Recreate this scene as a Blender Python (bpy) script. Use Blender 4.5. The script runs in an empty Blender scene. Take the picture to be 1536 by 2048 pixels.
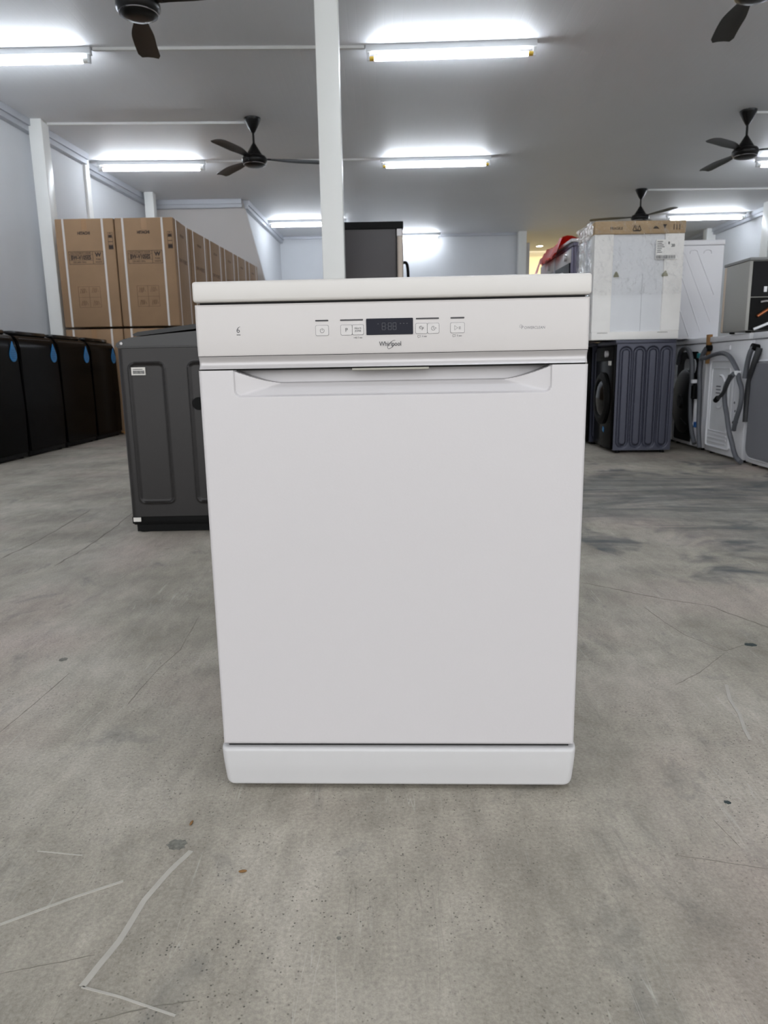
import bpy, bmesh, math, random
from mathutils import Vector, Matrix
from math import pi, sin, cos, radians, sqrt

random.seed(7)
S = bpy.context.scene
COL = S.collection

# ------------------------------------------------------------------ camera
def make_camera():
    f_px, h, pitch, roll = 1420.0, 0.7163, -0.2007, -0.0183
    fw = Vector((0, cos(pitch), sin(pitch)))
    r = Vector((1, 0, 0)); u = r.cross(fw)
    r2 = cos(roll) * r + sin(roll) * u
    u2 = -sin(roll) * r + cos(roll) * u
    M = Matrix((r2, u2, -fw)).transposed().to_4x4()
    M.translation = Vector((0, 0, h))
    cam = bpy.data.cameras.new('camera')
    cam.sensor_fit = 'VERTICAL'; cam.sensor_height = 36.0; cam.sensor_width = 27.0
    cam.lens = f_px / 2048 * 36.0
    cam.clip_start = 0.02; cam.clip_end = 300
    cam.dof.use_dof = True; cam.dof.focus_distance = 1.13; cam.dof.aperture_fstop = 11.5
    o = bpy.data.objects.new('camera', cam); COL.objects.link(o)
    o.matrix_world = M
    S.camera = o
make_camera()

# ------------------------------------------------------------------ world, exposure
WORLD_STRENGTH = 2.35
TUBE_STRENGTH = 56.0
W = bpy.data.worlds.new('overcast'); S.world = W; W.use_nodes = True
bg = W.node_tree.nodes['Background']
bg.inputs[0].default_value = (0.97, 0.985, 1.0, 1); bg.inputs[1].default_value = WORLD_STRENGTH
S.view_settings.view_transform = 'Standard'; S.view_settings.look = 'None'
S.view_settings.gamma = 1.0; S.view_settings.use_curve_mapping = False
S.view_settings.exposure = 0.08
C = S.cycles
C.max_bounces = 5; C.diffuse_bounces = 4; C.glossy_bounces = 2; C.transmission_bounces = 2; C.transparent_max_bounces = 8
C.use_light_tree = False; C.caustics_reflective = False; C.caustics_refractive = False
C.use_adaptive_sampling = True; C.adaptive_threshold = .025

# ------------------------------------------------------------------ materials
def lin(c):
    return tuple(((v / 255) / 12.92 if v / 255 <= .04045 else ((v / 255 + .055) / 1.055) ** 2.4) for v in c)

MATS = {}
def mat(name, rgb, rough=.5, metal=0.0, spec=.5, coat=0.0, emit=None, estr=0.0, var=0.0, vscale=6.0, bump=0.0, bscale=40.0, stretch=None):
    """principled material with optional procedural colour variation and bump; rgb in sRGB 0-255"""
    if name in MATS: return MATS[name]
    m = bpy.data.materials.new(name); m.use_nodes = True
    nt = m.node_tree; b = nt.nodes['Principled BSDF']
    c = (*lin(rgb), 1)
    b.inputs['Base Color'].default_value = c
    b.inputs['Roughness'].default_value = rough
    b.inputs['Metallic'].default_value = metal
    b.inputs['Specular IOR Level'].default_value = spec
    b.inputs['Coat Weight'].default_value = coat
    if emit:
        b.inputs['Emission Color'].default_value = (*lin(emit), 1); b.inputs['Emission Strength'].default_value = estr
    if var or bump:
        tc = nt.nodes.new('ShaderNodeTexCoord'); mp = nt.nodes.new('ShaderNodeMapping')
        nt.links.new(tc.outputs['Object'], mp.inputs[0])
        if stretch: mp.inputs['Scale'].default_value = stretch
    if var:
        n = nt.nodes.new('ShaderNodeTexNoise'); n.inputs['Scale'].default_value = vscale; n.inputs['Detail'].default_value = 3
        nt.links.new(mp.outputs[0], n.inputs['Vector'])
        r = nt.nodes.new('ShaderNodeValToRGB')
        r.color_ramp.elements[0].position = .3; r.color_ramp.elements[1].position = .7
        r.color_ramp.elements[0].color = (*[v * (1 - var) for v in c[:3]], 1)
        r.color_ramp.elements[1].color = (*[min(1, v * (1 + var)) for v in c[:3]], 1)
        nt.links.new(n.outputs[0], r.inputs[0]); nt.links.new(r.outputs[0], b.inputs['Base Color'])
    if bump:
        n2 = nt.nodes.new('ShaderNodeTexNoise'); n2.inputs['Scale'].default_value = bscale; n2.inputs['Detail'].default_value = 2
        nt.links.new(mp.outputs[0], n2.inputs['Vector'])
        bp = nt.nodes.new('ShaderNodeBump'); bp.inputs['Strength'].default_value = bump; bp.inputs['Distance'].default_value = .01
        nt.links.new(n2.outputs[0], bp.inputs['Height']); nt.links.new(bp.outputs[0], b.inputs['Normal'])
    MATS[name] = m
    return m

enamel = mat('white_enamel', (199, 196, 198), .28, spec=.5, bump=.015, bscale=260)
panelw = mat('white_plastic', (197, 193, 192), .2, spec=.5, var=.01, vscale=3)
topw = mat('white_laminate', (207, 204, 201), .3, var=.012, vscale=5)
silver = mat('silver_plastic', (188, 185, 186), .32, metal=.25, spec=.5)
plinthw = mat('plinth_white', (196, 195, 196), .42, var=.01, vscale=4)
darkgap = mat('dark_rubber', (26, 26, 26), .7)
ink = mat('printed_ink', (62, 62, 66), .5)
inkl = mat('printed_ink_grey', (105, 105, 110), .5)
inkd = mat('indicator_black', (44, 42, 46), .4)
dispm = mat('display_glass', (36, 37, 46), .2, spec=.08)
segm = mat('display_segments', (47, 48, 58), .3)
btnm = mat('button_white', (201, 198, 197), .3)
steel = mat('latch_steel', (150, 148, 140), .35, metal=.6)
paint = mat('pillar_paint', (246, 246, 243), .35, var=.012, vscale=3)
wallm = mat('wall_paint', (226, 228, 232), .75, var=.03, vscale=1.2)
wallg = mat('wall_board', (206, 201, 198), .8, var=.02, vscale=1.0)
trimm = mat('trim_metal', (196, 199, 206), .4, metal=.1, var=.02, vscale=2)
cardm = mat('cardboard', (146, 117, 88), .8, var=.06, vscale=5, bump=.04, bscale=60)
card2 = mat('cardboard_pale', (178, 152, 118), .75, var=.08, vscale=7, bump=.05, bscale=50)
cardink = mat('carton_ink', (52, 40, 34), .8)
cardink2 = mat('carton_ink_faded', (100, 72, 52), .8)
strapm = mat('strap_plastic', (214, 208, 204), .4)
blackg = mat('black_gloss', (4, 4, 5), .22, spec=.045, var=.02)
blackm = mat('black_matte', (10, 10, 10), .6, spec=.15)
blackl = mat('black_lid', (10, 10, 12), .1, spec=.3)
greyb = mat('grey_painted_steel', (44, 42, 42), .38, metal=.35, var=.03, vscale=2)
greyt = mat('grey_console_plastic', (38, 37, 38), .28, var=.02)
dropm = mat('blue_sticker', (38, 122, 180), .4, var=.08, vscale=30)
dropi = mat('blue_sticker_print', (24, 84, 140), .5)
stick = mat('paper_sticker', (225, 222, 216), .6)
fanm = mat('fan_black', (16, 15, 15), .3, spec=.3, var=.04, vscale=20)
fanring = mat('fan_chrome_ring', (225, 225, 232), .15, metal=.9)
battenm = mat('batten_white', (228, 230, 232), .4)
capm = mat('tube_cap_gold', (214, 178, 72), .3, metal=.5)
capw = mat('tube_cap_white', (225, 225, 222), .4)
tubem = mat('lit_tube', (255, 255, 255), .4, emit=(238, 246, 255), estr=TUBE_STRENGTH)
conduitm = mat('conduit_pvc', (226, 226, 224), .45)
fridgeb = mat('fridge_side', (64, 60, 60), .45, metal=.3, var=.03, vscale=2)
fridgef = mat('fridge_door_edge', (172, 160, 148), .35, metal=.35)
navy = mat('navy_steel', (64, 66, 80), .38, metal=.3, var=.03, vscale=2)
foam = mat('foam_white', (250, 248, 245), .7, var=.02, vscale=10, bump=.05, bscale=80)
panel_grey = mat('wrapped_panel', (228, 230, 234), .45, var=.02, vscale=6)
whites = mat('white_appliance_steel', (240, 240, 244), .35, var=.015, vscale=3)
whited = mat('white_appliance_back', (236, 237, 240), .42, var=.03, vscale=8)
hosem = mat('grey_hose', (92, 94, 100), .5, var=.05, vscale=30)
hosed = mat('dark_hose', (44, 45, 48), .5)
greycover = mat('grey_plastic_cover', (118, 118, 124), .45, var=.03)
bluep = mat('blue_clip', (30, 100, 180), .4)
tealp = mat('teal_fitting', (40, 140, 150), .4)
woodm = mat('wood_strip', (158, 116, 70), .6, var=.12, vscale=14, stretch=(1, 1, .15))
minig = mat('brushed_grey_side', (156, 155, 150), .42, metal=.12, var=.05, vscale=2.5)
copper = mat('copper_pipe', (176, 108, 74), .3, metal=.8)
redp = mat('red_plastic_sheet', (226, 52, 36), .3, var=.12, vscale=12, bump=.3, bscale=14)
cracks = mat('crack_dark', (118, 113, 104), .9)
tapem = mat('tape_residue', (177, 173, 165), .8, var=.05, vscale=40)
scuffm = mat('dark_scuff', (112, 111, 104), .9, var=.35, vscale=160)
darkspot = mat('dark_spot', (44, 56, 56), .6)
chipm = mat('dry_husk', (122, 88, 48), .7)
warmw = mat('warm_room_wall', (236, 228, 204), .8)
warmlamp = mat('downlight_lamp', (255, 255, 255), .4, emit=(255, 236, 200), estr=40)

def film_material():
    m = bpy.data.materials.new('clear_plastic_film'); m.use_nodes = True
    nt = m.node_tree; nt.nodes.clear()
    out = nt.nodes.new('ShaderNodeOutputMaterial'); mix = nt.nodes.new('ShaderNodeMixShader')
    tr = nt.nodes.new('ShaderNodeBsdfTransparent'); gl = nt.nodes.new('ShaderNodeBsdfGlossy')
    gl.inputs['Roughness'].default_value = .07
    tr.inputs[0].default_value = (1, 1, 1, 1)
    lw = nt.nodes.new('ShaderNodeLayerWeight'); lw.inputs[0].default_value = .5
    fr = nt.nodes.new('ShaderNodeMapRange'); fr.inputs['From Min'].default_value = .1; fr.inputs['From Max'].default_value = .9; fr.inputs['To Min'].default_value = .02; fr.inputs['To Max'].default_value = .6
    nt.links.new(lw.outputs['Facing'], fr.inputs['Value'])
    tc = nt.nodes.new('ShaderNodeTexCoord'); n = nt.nodes.new('ShaderNodeTexNoise'); n.inputs['Scale'].default_value = 16; n.inputs['Detail'].default_value = 3
    bp = nt.nodes.new('ShaderNodeBump'); bp.inputs['Strength'].default_value = .9; bp.inputs['Distance'].default_value = .06
    nt.links.new(tc.outputs['Object'], n.inputs['Vector']); nt.links.new(n.outputs[0], bp.inputs['Height'])
    nt.links.new(bp.outputs[0], gl.inputs['Normal']); nt.links.new(bp.outputs[0], lw.inputs['Normal'])
    nt.links.new(fr.outputs[0], mix.inputs[0]); nt.links.new(tr.outputs[0], mix.inputs[1]); nt.links.new(gl.outputs[0], mix.inputs[2])
    nt.links.new(mix.outputs[0], out.inputs[0])
    return m
film = film_material()

def floor_material():
    m = bpy.data.materials.new('polished_concrete'); m.use_nodes = True
    nt = m.node_tree; N = nt.nodes; L = nt.links; b = N['Principled BSDF']
    tc = N.new('ShaderNodeTexCoord')
    def noise(scale, detail=6, rough=.6, vec=None, dist=0.0):
        n = N.new('ShaderNodeTexNoise'); n.inputs['Scale'].default_value = scale; n.inputs['Detail'].default_value = detail
        n.inputs['Roughness'].default_value = rough; n.inputs['Distortion'].default_value = dist
        L.new(vec or tc.outputs['Object'], n.inputs['Vector']); return n.outputs[0]
    def ramp(x, stops):
        r = N.new('ShaderNodeValToRGB'); e = r.color_ramp.elements
        while len(e) < len(stops): e.new(.5)
        for k, (p, c) in enumerate(stops): e[k].position = p; e[k].color = (c, c, c, 1) if not isinstance(c, tuple) else (*c, 1)
        L.new(x, r.inputs[0]); return r.outputs[0]
    def mul(a, bb, fac=1.0):
        x = N.new('ShaderNodeMixRGB'); x.blend_type = 'MULTIPLY'; x.inputs[0].default_value = fac
        L.new(a, x.inputs[1]); L.new(bb, x.inputs[2]); return x.outputs[0]
    def math2(op, a, bb):
        x = N.new('ShaderNodeMath'); x.operation = op
        for k, v in enumerate((a, bb)):
            if isinstance(v, (int, float)): x.inputs[k].default_value = v
            else: L.new(v, x.inputs[k])
        return x.outputs[0]
    def mapping(rot, scale, loc=(0, 0, 0)):
        mp = N.new('ShaderNodeMapping'); mp.inputs['Rotation'].default_value = rot; mp.inputs['Scale'].default_value = scale; mp.inputs['Location'].default_value = loc
        L.new(tc.outputs['Object'], mp.inputs[0]); return mp.outputs[0]
    base = ramp(noise(2.2, 6, .66, dist=.4), [(.32, lin((140, 134, 123))), (.5, lin((166, 160, 148))), (.68, lin((186, 180, 168)))])
    # pinkish cast in places
    pink = N.new('ShaderNodeMixRGB'); pink.inputs[2].default_value = (*lin((178, 164, 155)), 1)
    L.new(ramp(noise(1.7, 3, .5, mapping((0, 0, 0), (1, 1, 1), (4.3, 1.2, 0))), [(.5, 0.0), (.72, .75)]), pink.inputs[0]); L.new(base, pink.inputs[1])
    col = pink.outputs[0]
    # trowel marks: stretched noise in two directions
    col = mul(col, ramp(noise(9, 5, .68, mapping((0, 0, .6), (1, .22, 1)), .6), [(.3, .87), (.6, 1.05)]))
    col = mul(col, ramp(noise(24, 5, .72, mapping((0, 0, -.4), (1, .35, 1))), [(.3, .84), (.62, 1.05)]))
    # fine grain
    col = mul(col, ramp(noise(170, 3, .75), [(.32, .76), (.66, 1.1)]))
    # dark pits, clustered
    v = N.new('ShaderNodeTexVoronoi'); v.inputs['Scale'].default_value = 150; v.inputs['Randomness'].default_value = 1
    L.new(tc.outputs['Object'], v.inputs['Vector'])
    pit = ramp(v.outputs['Distance'], [(.10, 1.0), (.26, 0.0)])
    clus = ramp(noise(3.2, 5, .7, mapping((0, 0, 0), (1, 1, 1), (1.7, 8.1, 0))), [(.40, 0.0), (.58, 1.0)])
    gate = ramp(noise(55, 2, .6), [(.46, 0.0), (.53, 1.0)])
    pits = math2('MULTIPLY', math2('MULTIPLY', pit, clus), gate)
    dk = N.new('ShaderNodeMixRGB'); dk.inputs[2].default_value = (*lin((76, 73, 67)), 1)
    L.new(math2('MULTIPLY', pits, .95), dk.inputs[0]); L.new(col, dk.inputs[1]); col = dk.outputs[0]
    # dark scuff blotches
    bl = ramp(noise(6.5, 5, .74, mapping((0, 0, .3), (1, .6, 1), (2.1, 5.5, 0)), .5), [(.57, 0.0), (.74, .6)])
    d2 = N.new('ShaderNodeMixRGB'); d2.inputs[2].default_value = (*lin((98, 98, 96)), 1)
    L.new(bl, d2.inputs[0]); L.new(col, d2.inputs[1]); col = d2.outputs[0]
    # hairline scratches
    for rot, sc, lo in ((.9, 2.0, .5), (-.5, 1.6, 3.1), (2.0, 1.3, 7.7)):
        s = noise(3.0, 2, .5, mapping((0, 0, rot), (sc * 7, .5, 1), (lo, lo, 0)))
        a = math2('ABSOLUTE', math2('SUBTRACT', s, .5), 0)
        lineM = ramp(a, [(.0, 1.0), (.006, 0.0)])
        g2 = ramp(noise(4, 2, .5, mapping((0, 0, 0), (1, 1, 1), (lo * 3, 1, 0))), [(.55, 0.0), (.65, .5)])
        x = N.new('ShaderNodeMixRGB'); x.inputs[2].default_value = (*lin((196, 193, 186) if rot > 0 else (112, 108, 102)), 1)
        L.new(math2('MULTIPLY', lineM, g2), x.inputs[0]); L.new(col, x.inputs[1]); col = x.outputs[0]
    # spilled dark stain in the right-hand aisle (a worn, oily patch with its own outline)
    sep = N.new('ShaderNodeSeparateXYZ'); L.new(tc.outputs['Object'], sep.inputs[0])
    wob = math2('MULTIPLY', math2('SUBTRACT', noise(1.6, 4, .65, dist=1.0), .5), 2.6)
    ex = math2('DIVIDE', math2('SUBTRACT', sep.outputs['X'], 1.75), 1.15)
    ey = math2('DIVIDE', math2('SUBTRACT', sep.outputs['Y'], 3.75), 1.25)
    rr = math2('ADD', math2('SQRT', math2('ADD', math2('MULTIPLY', ex, ex), math2('MULTIPLY', ey, ey)), 0), wob)
    st = ramp(rr, [(.78, 1.0), (1.02, 0.0)])
    sty = ramp(noise(2.6, 4, .7, mapping((0, 0, .2), (.5, 1.6, 1)), 1.2), [(.35, .95), (.62, .25)])
    x = N.new('ShaderNodeMixRGB'); x.inputs[2].default_value = (*lin((78, 81, 84)), 1)
    L.new(math2('MULTIPLY', st, sty), x.inputs[0]); L.new(col, x.inputs[1]); col = x.outputs[0]
    L.new(col, b.inputs['Base Color'])
    L.new(ramp(noise(4, 2, .6), [(.3, .5), (.7, .72)]), b.inputs['Roughness'])
    b.inputs['Specular IOR Level'].default_value = .35
    bp = N.new('ShaderNodeBump'); bp.inputs['Strength'].default_value = .25; bp.inputs['Distance'].default_value = .004
    hh = math2('SUBTRACT', noise(70, 3, .7), math2('MULTIPLY', pits, .7))
    L.new(hh, bp.inputs['Height']); L.new(bp.outputs[0], b.inputs['Normal'])
    return m
floorm = floor_material()

def ceiling_material():
    m = bpy.data.materials.new('ceiling_panels'); m.use_nodes = True
    nt = m.node_tree; N = nt.nodes; L = nt.links; b = N['Principled BSDF']
    b.inputs['Base Color'].default_value = (*lin((222, 222, 224)), 1); b.inputs['Roughness'].default_value = .55
    tc = N.new('ShaderNodeTexCoord'); w = N.new('ShaderNodeTexWave'); w.wave_type = 'BANDS'; w.bands_direction = 'X'
    w.inputs['Scale'].default_value = 4.2; w.inputs['Distortion'].default_value = 0
    L.new(tc.outputs['Object'], w.inputs[0])
    r = N.new('ShaderNodeValToRGB'); r.color_ramp.elements[0].position = .0; r.color_ramp.elements[1].position = .06
    L.new(w.outputs[0], r.inputs[0])
    n = N.new('ShaderNodeTexNoise'); n.inputs['Scale'].default_value = 1.1; n.inputs['Detail'].default_value = 2; L.new(tc.outputs['Object'], n.inputs[0])
    cr = N.new('ShaderNodeValToRGB'); cr.color_ramp.elements[0].color = (*lin((229, 230, 233)), 1); cr.color_ramp.elements[1].color = (*lin((236, 237, 240)), 1)
    L.new(n.outputs[0], cr.inputs[0]); L.new(cr.outputs[0], b.inputs['Base Color'])
    bp = N.new('ShaderNodeBump'); bp.inputs['Strength'].default_value = .12; bp.inputs['Distance'].default_value = .004
    L.new(r.outputs[0], bp.inputs['Height']); L.new(bp.outputs[0], b.inputs['Normal'])
    return m
ceilm = ceiling_material()
pavem = mat('pavement', (178, 176, 170), .8, var=.06, vscale=1.5)

# ------------------------------------------------------------------ mesh helpers
class MB:
    def __init__(s): s.bm = bmesh.new()
    def box(s, x0, x1, y0, y1, z0, z1, bev=0.0, seg=2):
        r = bmesh.ops.create_cube(s.bm, size=1)
        bmesh.ops.scale(s.bm, vec=(x1 - x0, y1 - y0, z1 - z0), verts=r['verts'])
        bmesh.ops.translate(s.bm, vec=((x0 + x1) / 2, (y0 + y1) / 2, (z0 + z1) / 2), verts=r['verts'])
        if bev:
            e = list({e for v in r['verts'] for e in v.link_edges})
            bmesh.ops.bevel(s.bm, geom=e, offset=bev, segments=seg, profile=.5, affect='EDGES')
        return s
    def cyl(s, p0, p1, r0, r1=None, n=24, caps=True):
        p0 = Vector(p0); p1 = Vector(p1); r1 = r0 if r1 is None else r1
        d = p1 - p0
        M = Matrix.Translation((p0 + p1) / 2) @ d.to_track_quat('Z', 'Y').to_matrix().to_4x4()
        bmesh.ops.create_cone(s.bm, cap_ends=caps, segments=n, radius1=max(r0, 1e-5), radius2=max(r1, 1e-5), depth=d.length, matrix=M)
        return s
    def tube(s, pts, r, n=8, closed=False, smooth_steps=0):
        pts = [Vector(p) for p in pts]
        if smooth_steps:
            out = []; m = len(pts)
            for i in range(m if closed else m - 1):
                a = pts[(i - 1) % m] if (closed or i > 0) else pts[i]
                b = pts[i]; c = pts[(i + 1) % m]; d = pts[(i + 2) % m] if (closed or i + 2 < m) else c
                for k in range(smooth_steps):
                    t = k / smooth_steps
                    out.append(.5 * ((2 * b) + (c - a) * t + (2 * a - 5 * b + 4 * c - d) * t * t + (3 * b - a - 3 * c + d) * t ** 3))
            if not closed: out.append(pts[-1])
            pts = out
        rings = []; m = len(pts); up = Vector((0, 0, 1))
        prev = None
        for i, p in enumerate(pts):
            a = pts[i - 1] if (i > 0 or closed) else p
            b = pts[(i + 1) % m] if (i < m - 1 or closed) else p
            t = (b - a).normalized() if (b - a).length > 1e-9 else Vector((0, 0, 1))
            if prev is None:
                ref = up if abs(t.dot(up)) < .9 else Vector((1, 0, 0)); nx = t.cross(ref).normalized()
            else:
                nx = (prev - t * prev.dot(t)).normalized()
            prev = nx; ny = t.cross(nx)
            rings.append([s.bm.verts.new(p + r * (cos(2 * pi * k / n) * nx + sin(2 * pi * k / n) * ny)) for k in range(n)])
        for i in range(m if closed else m - 1):
            A, B = rings[i], rings[(i + 1) % m]
            for k in range(n): s.bm.faces.new((A[k], A[(k + 1) % n], B[(k + 1) % n], B[k]))
        if not closed:
            s.bm.faces.new(rings[0][::-1]); s.bm.faces.new(rings[-1])
        return s
    def lathe(s, prof, c=(0, 0, 0), n=32):
        rings = []
        for r, z in prof:
            rings.append([s.bm.verts.new((c[0] + max(r, 1e-4) * cos(2 * pi * k / n), c[1] + max(r, 1e-4) * sin(2 * pi * k / n), c[2] + z)) for k in range(n)])
        for A, B in zip(rings, rings[1:]):
            for k in range(n): s.bm.faces.new((A[k], A[(k + 1) % n], B[(k + 1) % n], B[k]))
        s.bm.faces.new(rings[0][::-1]); s.bm.faces.new(rings[-1])
        return s
    def prism(s, poly, axis, a, b):
        """poly: 2-D outline; axis 'X','Y','Z' = extrusion axis, from a to b"""
        def P(u, v, w): return {'X': (w, u, v), 'Y': (u, w, v), 'Z': (u, v, w)}[axis]
        A = [s.bm.verts.new(P(u, v, a)) for u, v in poly]; B = [s.bm.verts.new(P(u, v, b)) for u, v in poly]
        n = len(poly)
        s.bm.faces.new(A[::-1]); s.bm.faces.new(B)
        for k in range(n): s.bm.faces.new((A[k], A[(k + 1) % n], B[(k + 1) % n], B[k]))
        return s
    def field(s, xs, zs, fn):
        """front-facing (-y) height field over a grid of x and z, y = fn(x, z); closed backwards by the caller"""
        g = [[s.bm.verts.new((x, fn(x, z), z)) for x in xs] for z in zs]
        for j in range(len(zs) - 1):
            for i in range(len(xs) - 1):
                s.bm.faces.new((g[j][i], g[j][i + 1], g[j + 1][i + 1], g[j + 1][i]))
        return g
    def shell(s, xs, zs, fn, yb):
        """height field front plus sides and back at y = yb"""
        g = s.field(xs, zs, fn)
        rim = g[0][:] + [r[-1] for r in g[1:]] + g[-1][-2::-1] + [r[0] for r in g[-2:0:-1]]
        back = [s.bm.verts.new((v.co.x, yb, v.co.z)) for v in rim]
        n = len(rim)
        for k in range(n): s.bm.faces.new((rim[(k + 1) % n], rim[k], back[k], back[(k + 1) % n]))
        s.bm.faces.new(back)
        return s
    def mesh(s, me, M):
        off = len(s.bm.verts)
        vs = [s.bm.verts.new(M @ v.co) for v in me.vertices]
        for p in me.polygons:
            try: s.bm.faces.new([vs[i] for i in p.vertices])
            except ValueError: pass
        return s
    def ribbon(s, pts, w, z=.0006, t=.0008):
        pts = [Vector((p[0], p[1])) for p in pts]; m = len(pts); rows = []
        for i, p in enumerate(pts):
            d = (pts[min(i + 1, m - 1)] - pts[max(i - 1, 0)]).normalized(); nrm = Vector((-d.y, d.x))
            wi = w[i] if isinstance(w, (list, tuple)) else w
            a = p + nrm * wi / 2; b = p - nrm * wi / 2
            rows.append([s.bm.verts.new((a.x, a.y, z)), s.bm.verts.new((b.x, b.y, z)), s.bm.verts.new((a.x, a.y, z - t)), s.bm.verts.new((b.x, b.y, z - t))])
        for A, B in zip(rows, rows[1:]):
            s.bm.faces.new((A[0], A[1], B[1], B[0])); s.bm.faces.new((A[2], A[0], B[0], B[2])); s.bm.faces.new((A[1], A[3], B[3], B[1]))
        return s
    def build(s, name, m, parent=None, smooth=None, loc=None, rot=None):
        bmesh.ops.recalc_face_normals(s.bm, faces=s.bm.faces)
        me = bpy.data.meshes.new(name); s.bm.to_mesh(me); s.bm.free()
        me.materials.append(m)
        if smooth:
            for p in me.polygons: p.use_smooth = True
            me.set_sharp_from_angle(angle=radians(smooth))
        o = bpy.data.objects.new(name, me); COL.objects.link(o)
        if parent: o.parent = parent
        if loc: o.location = loc
        if rot: o.rotation_euler = rot
        return o

def thing(name, label, cat, loc=(0, 0, 0), rz=0.0, group=None):
    o = bpy.data.objects.new(name, None); COL.objects.link(o); o.empty_display_size = .1
    o.location = loc; o.rotation_euler = (0, 0, rz)
    return tag(o, label, cat, group)
def tag(o, label, cat, group=None):
    o['label'] = label; o['category'] = cat
    if group: o['group'] = group
    return o
def struct(o, label=None):
    o['kind'] = 'structure'
    if label: o['label'] = label
    return o
def copy_tree(o, loc=None, rz=None, label=None, parent=None):
    c = o.copy(); COL.objects.link(c); c.parent = parent
    if loc is not None: c.location = loc
    if rz is not None: c.rotation_euler = (0, 0, rz)
    if label: c['label'] = label
    for ch in list(o.children): copy_tree(ch, parent=c)
    return c

_text_cache = {}
def text_mesh(body, size, bold=0.0, align='CENTER', extrude=.0002):
    key = (body, size, bold, align)
    if key in _text_cache: return _text_cache[key]
    cu = bpy.data.curves.new('lettering', 'FONT'); cu.body = body; cu.size = size; cu.align_x = align; cu.align_y = 'CENTER'
    cu.extrude = extrude; cu.offset = bold; cu.resolution_u = 3
    ob = bpy.data.objects.new('lettering', cu); COL.objects.link(ob)
    bpy.context.view_layer.update()
    me = bpy.data.meshes.new_from_object(ob.evaluated_get(bpy.context.evaluated_depsgraph_get()))
    bpy.data.objects.remove(ob); bpy.data.curves.remove(cu)
    _text_cache[key] = me
    return me
FRONT = Matrix.Rotation(pi / 2, 4, 'X')          # xy-plane text -> facing -y
def put_text(mb, body, x, z, y, size, bold=0.0, align='CENTER', sx=1.0):
    me = text_mesh(body, size, bold, align)
    mb.mesh(me, Matrix.Translation((x, y, z)) @ FRONT @ Matrix.Diagonal((sx, 1, 1, 1)))
def rrect(x0, x1, z0, z1, r, n=4):
    out = []
    for cx, cz, a in ((x1 - r, z1 - r, 0), (x0 + r, z1 - r, pi / 2), (x0 + r, z0 + r, pi), (x1 - r, z0 + r, 1.5 * pi)):
        for k in range(n + 1):
            t = a + pi / 2 * k / n; out.append((cx + r * cos(t), cz + r * sin(t)))
    return out
def sd_rrect(x, z, x0, x1, z0, z1, r):
    qx = abs(x - (x0 + x1) / 2) - (x1 - x0) / 2 + r; qz = abs(z - (z0 + z1) / 2) - (z1 - z0) / 2 + r
    return math.hypot(max(qx, 0), max(qz, 0)) + min(max(qx, qz), 0) - r
def sm(a, b, x):
    t = max(0, min(1, (x - a) / (b - a))); return t * t * (3 - 2 * t)
def lsp(a, b, n): return [a + (b - a) * k / n for k in range(n + 1)]

# ================================================================== SETTING
CEIL = 3.5
def wl1(y): return -4.0 + .085 * (y - 8.11)
def wl2(y): return -3.98 + .086 * (y - 10.5)
FRONTY = -2.4
struct(MB().box(-6, 8.5, FRONTY, 21, -.12, 0).build('floor', floorm), 'grey worn concrete floor of the showroom')
struct(MB().box(-6, 8.5, FRONTY, 21, CEIL, CEIL + .1).build('ceiling', ceilm), 'plain grey white panel ceiling')
struct(MB().box(-50, 50, -60, FRONTY, -.16, -.02).build('pavement', pavem), 'pale pavement outside the open shop front')
struct(MB().prism([(wl1(FRONTY), FRONTY), (wl1(10.0), 10.0), (wl1(10.0) - .35, 10.0), (wl1(FRONTY) - .35, FRONTY)], 'Z', 0, CEIL).build('wall_left', wallm), 'pale painted left wall')
struct(MB().prism([(wl2(10.0), 10.0), (wl2(12.66), 12.66), (wl2(12.66) - .3, 12.66), (wl2(10.0) - .3, 10.0)], 'Z', 0, CEIL).build('wall_left_rear', wallm), 'left wall section behind the stacked cartons')
# partition with a raked right edge (the side of a stair enclosure)
struct(MB().prism([(-4.1, 0), (-1.43, 0), (-2.27, CEIL), (-4.1, CEIL)], 'Y', 12.66, 12.78).build('wall_partition', wallg), 'grey partition with a slanting right edge')
struct(MB().prism([(-2.27, 12.78), (-2.13, 16.15), (-2.33, 16.15), (-2.47, 12.78)], 'Z', 0, CEIL).build('wall_side_rear', wallm), 'bright side wall beyond the partition')
struct(MB().box(-2.4, 3.0, 16.15, 16.3, 0, CEIL).build('wall_back', wallm), 'pale back wall')
struct(MB().box(7.2, 7.4, FRONTY, 20.6, 0, CEIL).build('wall_right', wallm), 'pale right wall')
struct(MB().box(2.4, 7.3, 19.6, 19.75, 0, CEIL).build('wall_rear_room', warmw), 'warm lit wall of the rear room')
struct(MB().box(2.35, 2.5, 16.3, 19.7, 0, CEIL).build('wall_rear_room_side', warmw), 'side wall of the rear room')
struct(MB().box(5.2, 5.32, 16.15, 19.6, 0, CEIL).build('wall_lamp_screen', warmw), 'added wall keeping the rear room lamp off the right wall')  # added out of view to stop the rear lamp tinting the right wall
struct(MB().box(-5.2, 7.4, FRONTY - .1, FRONTY, 3.3, CEIL + .1).build('wall_front', wallm), 'lintel above the open shop front')
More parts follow.
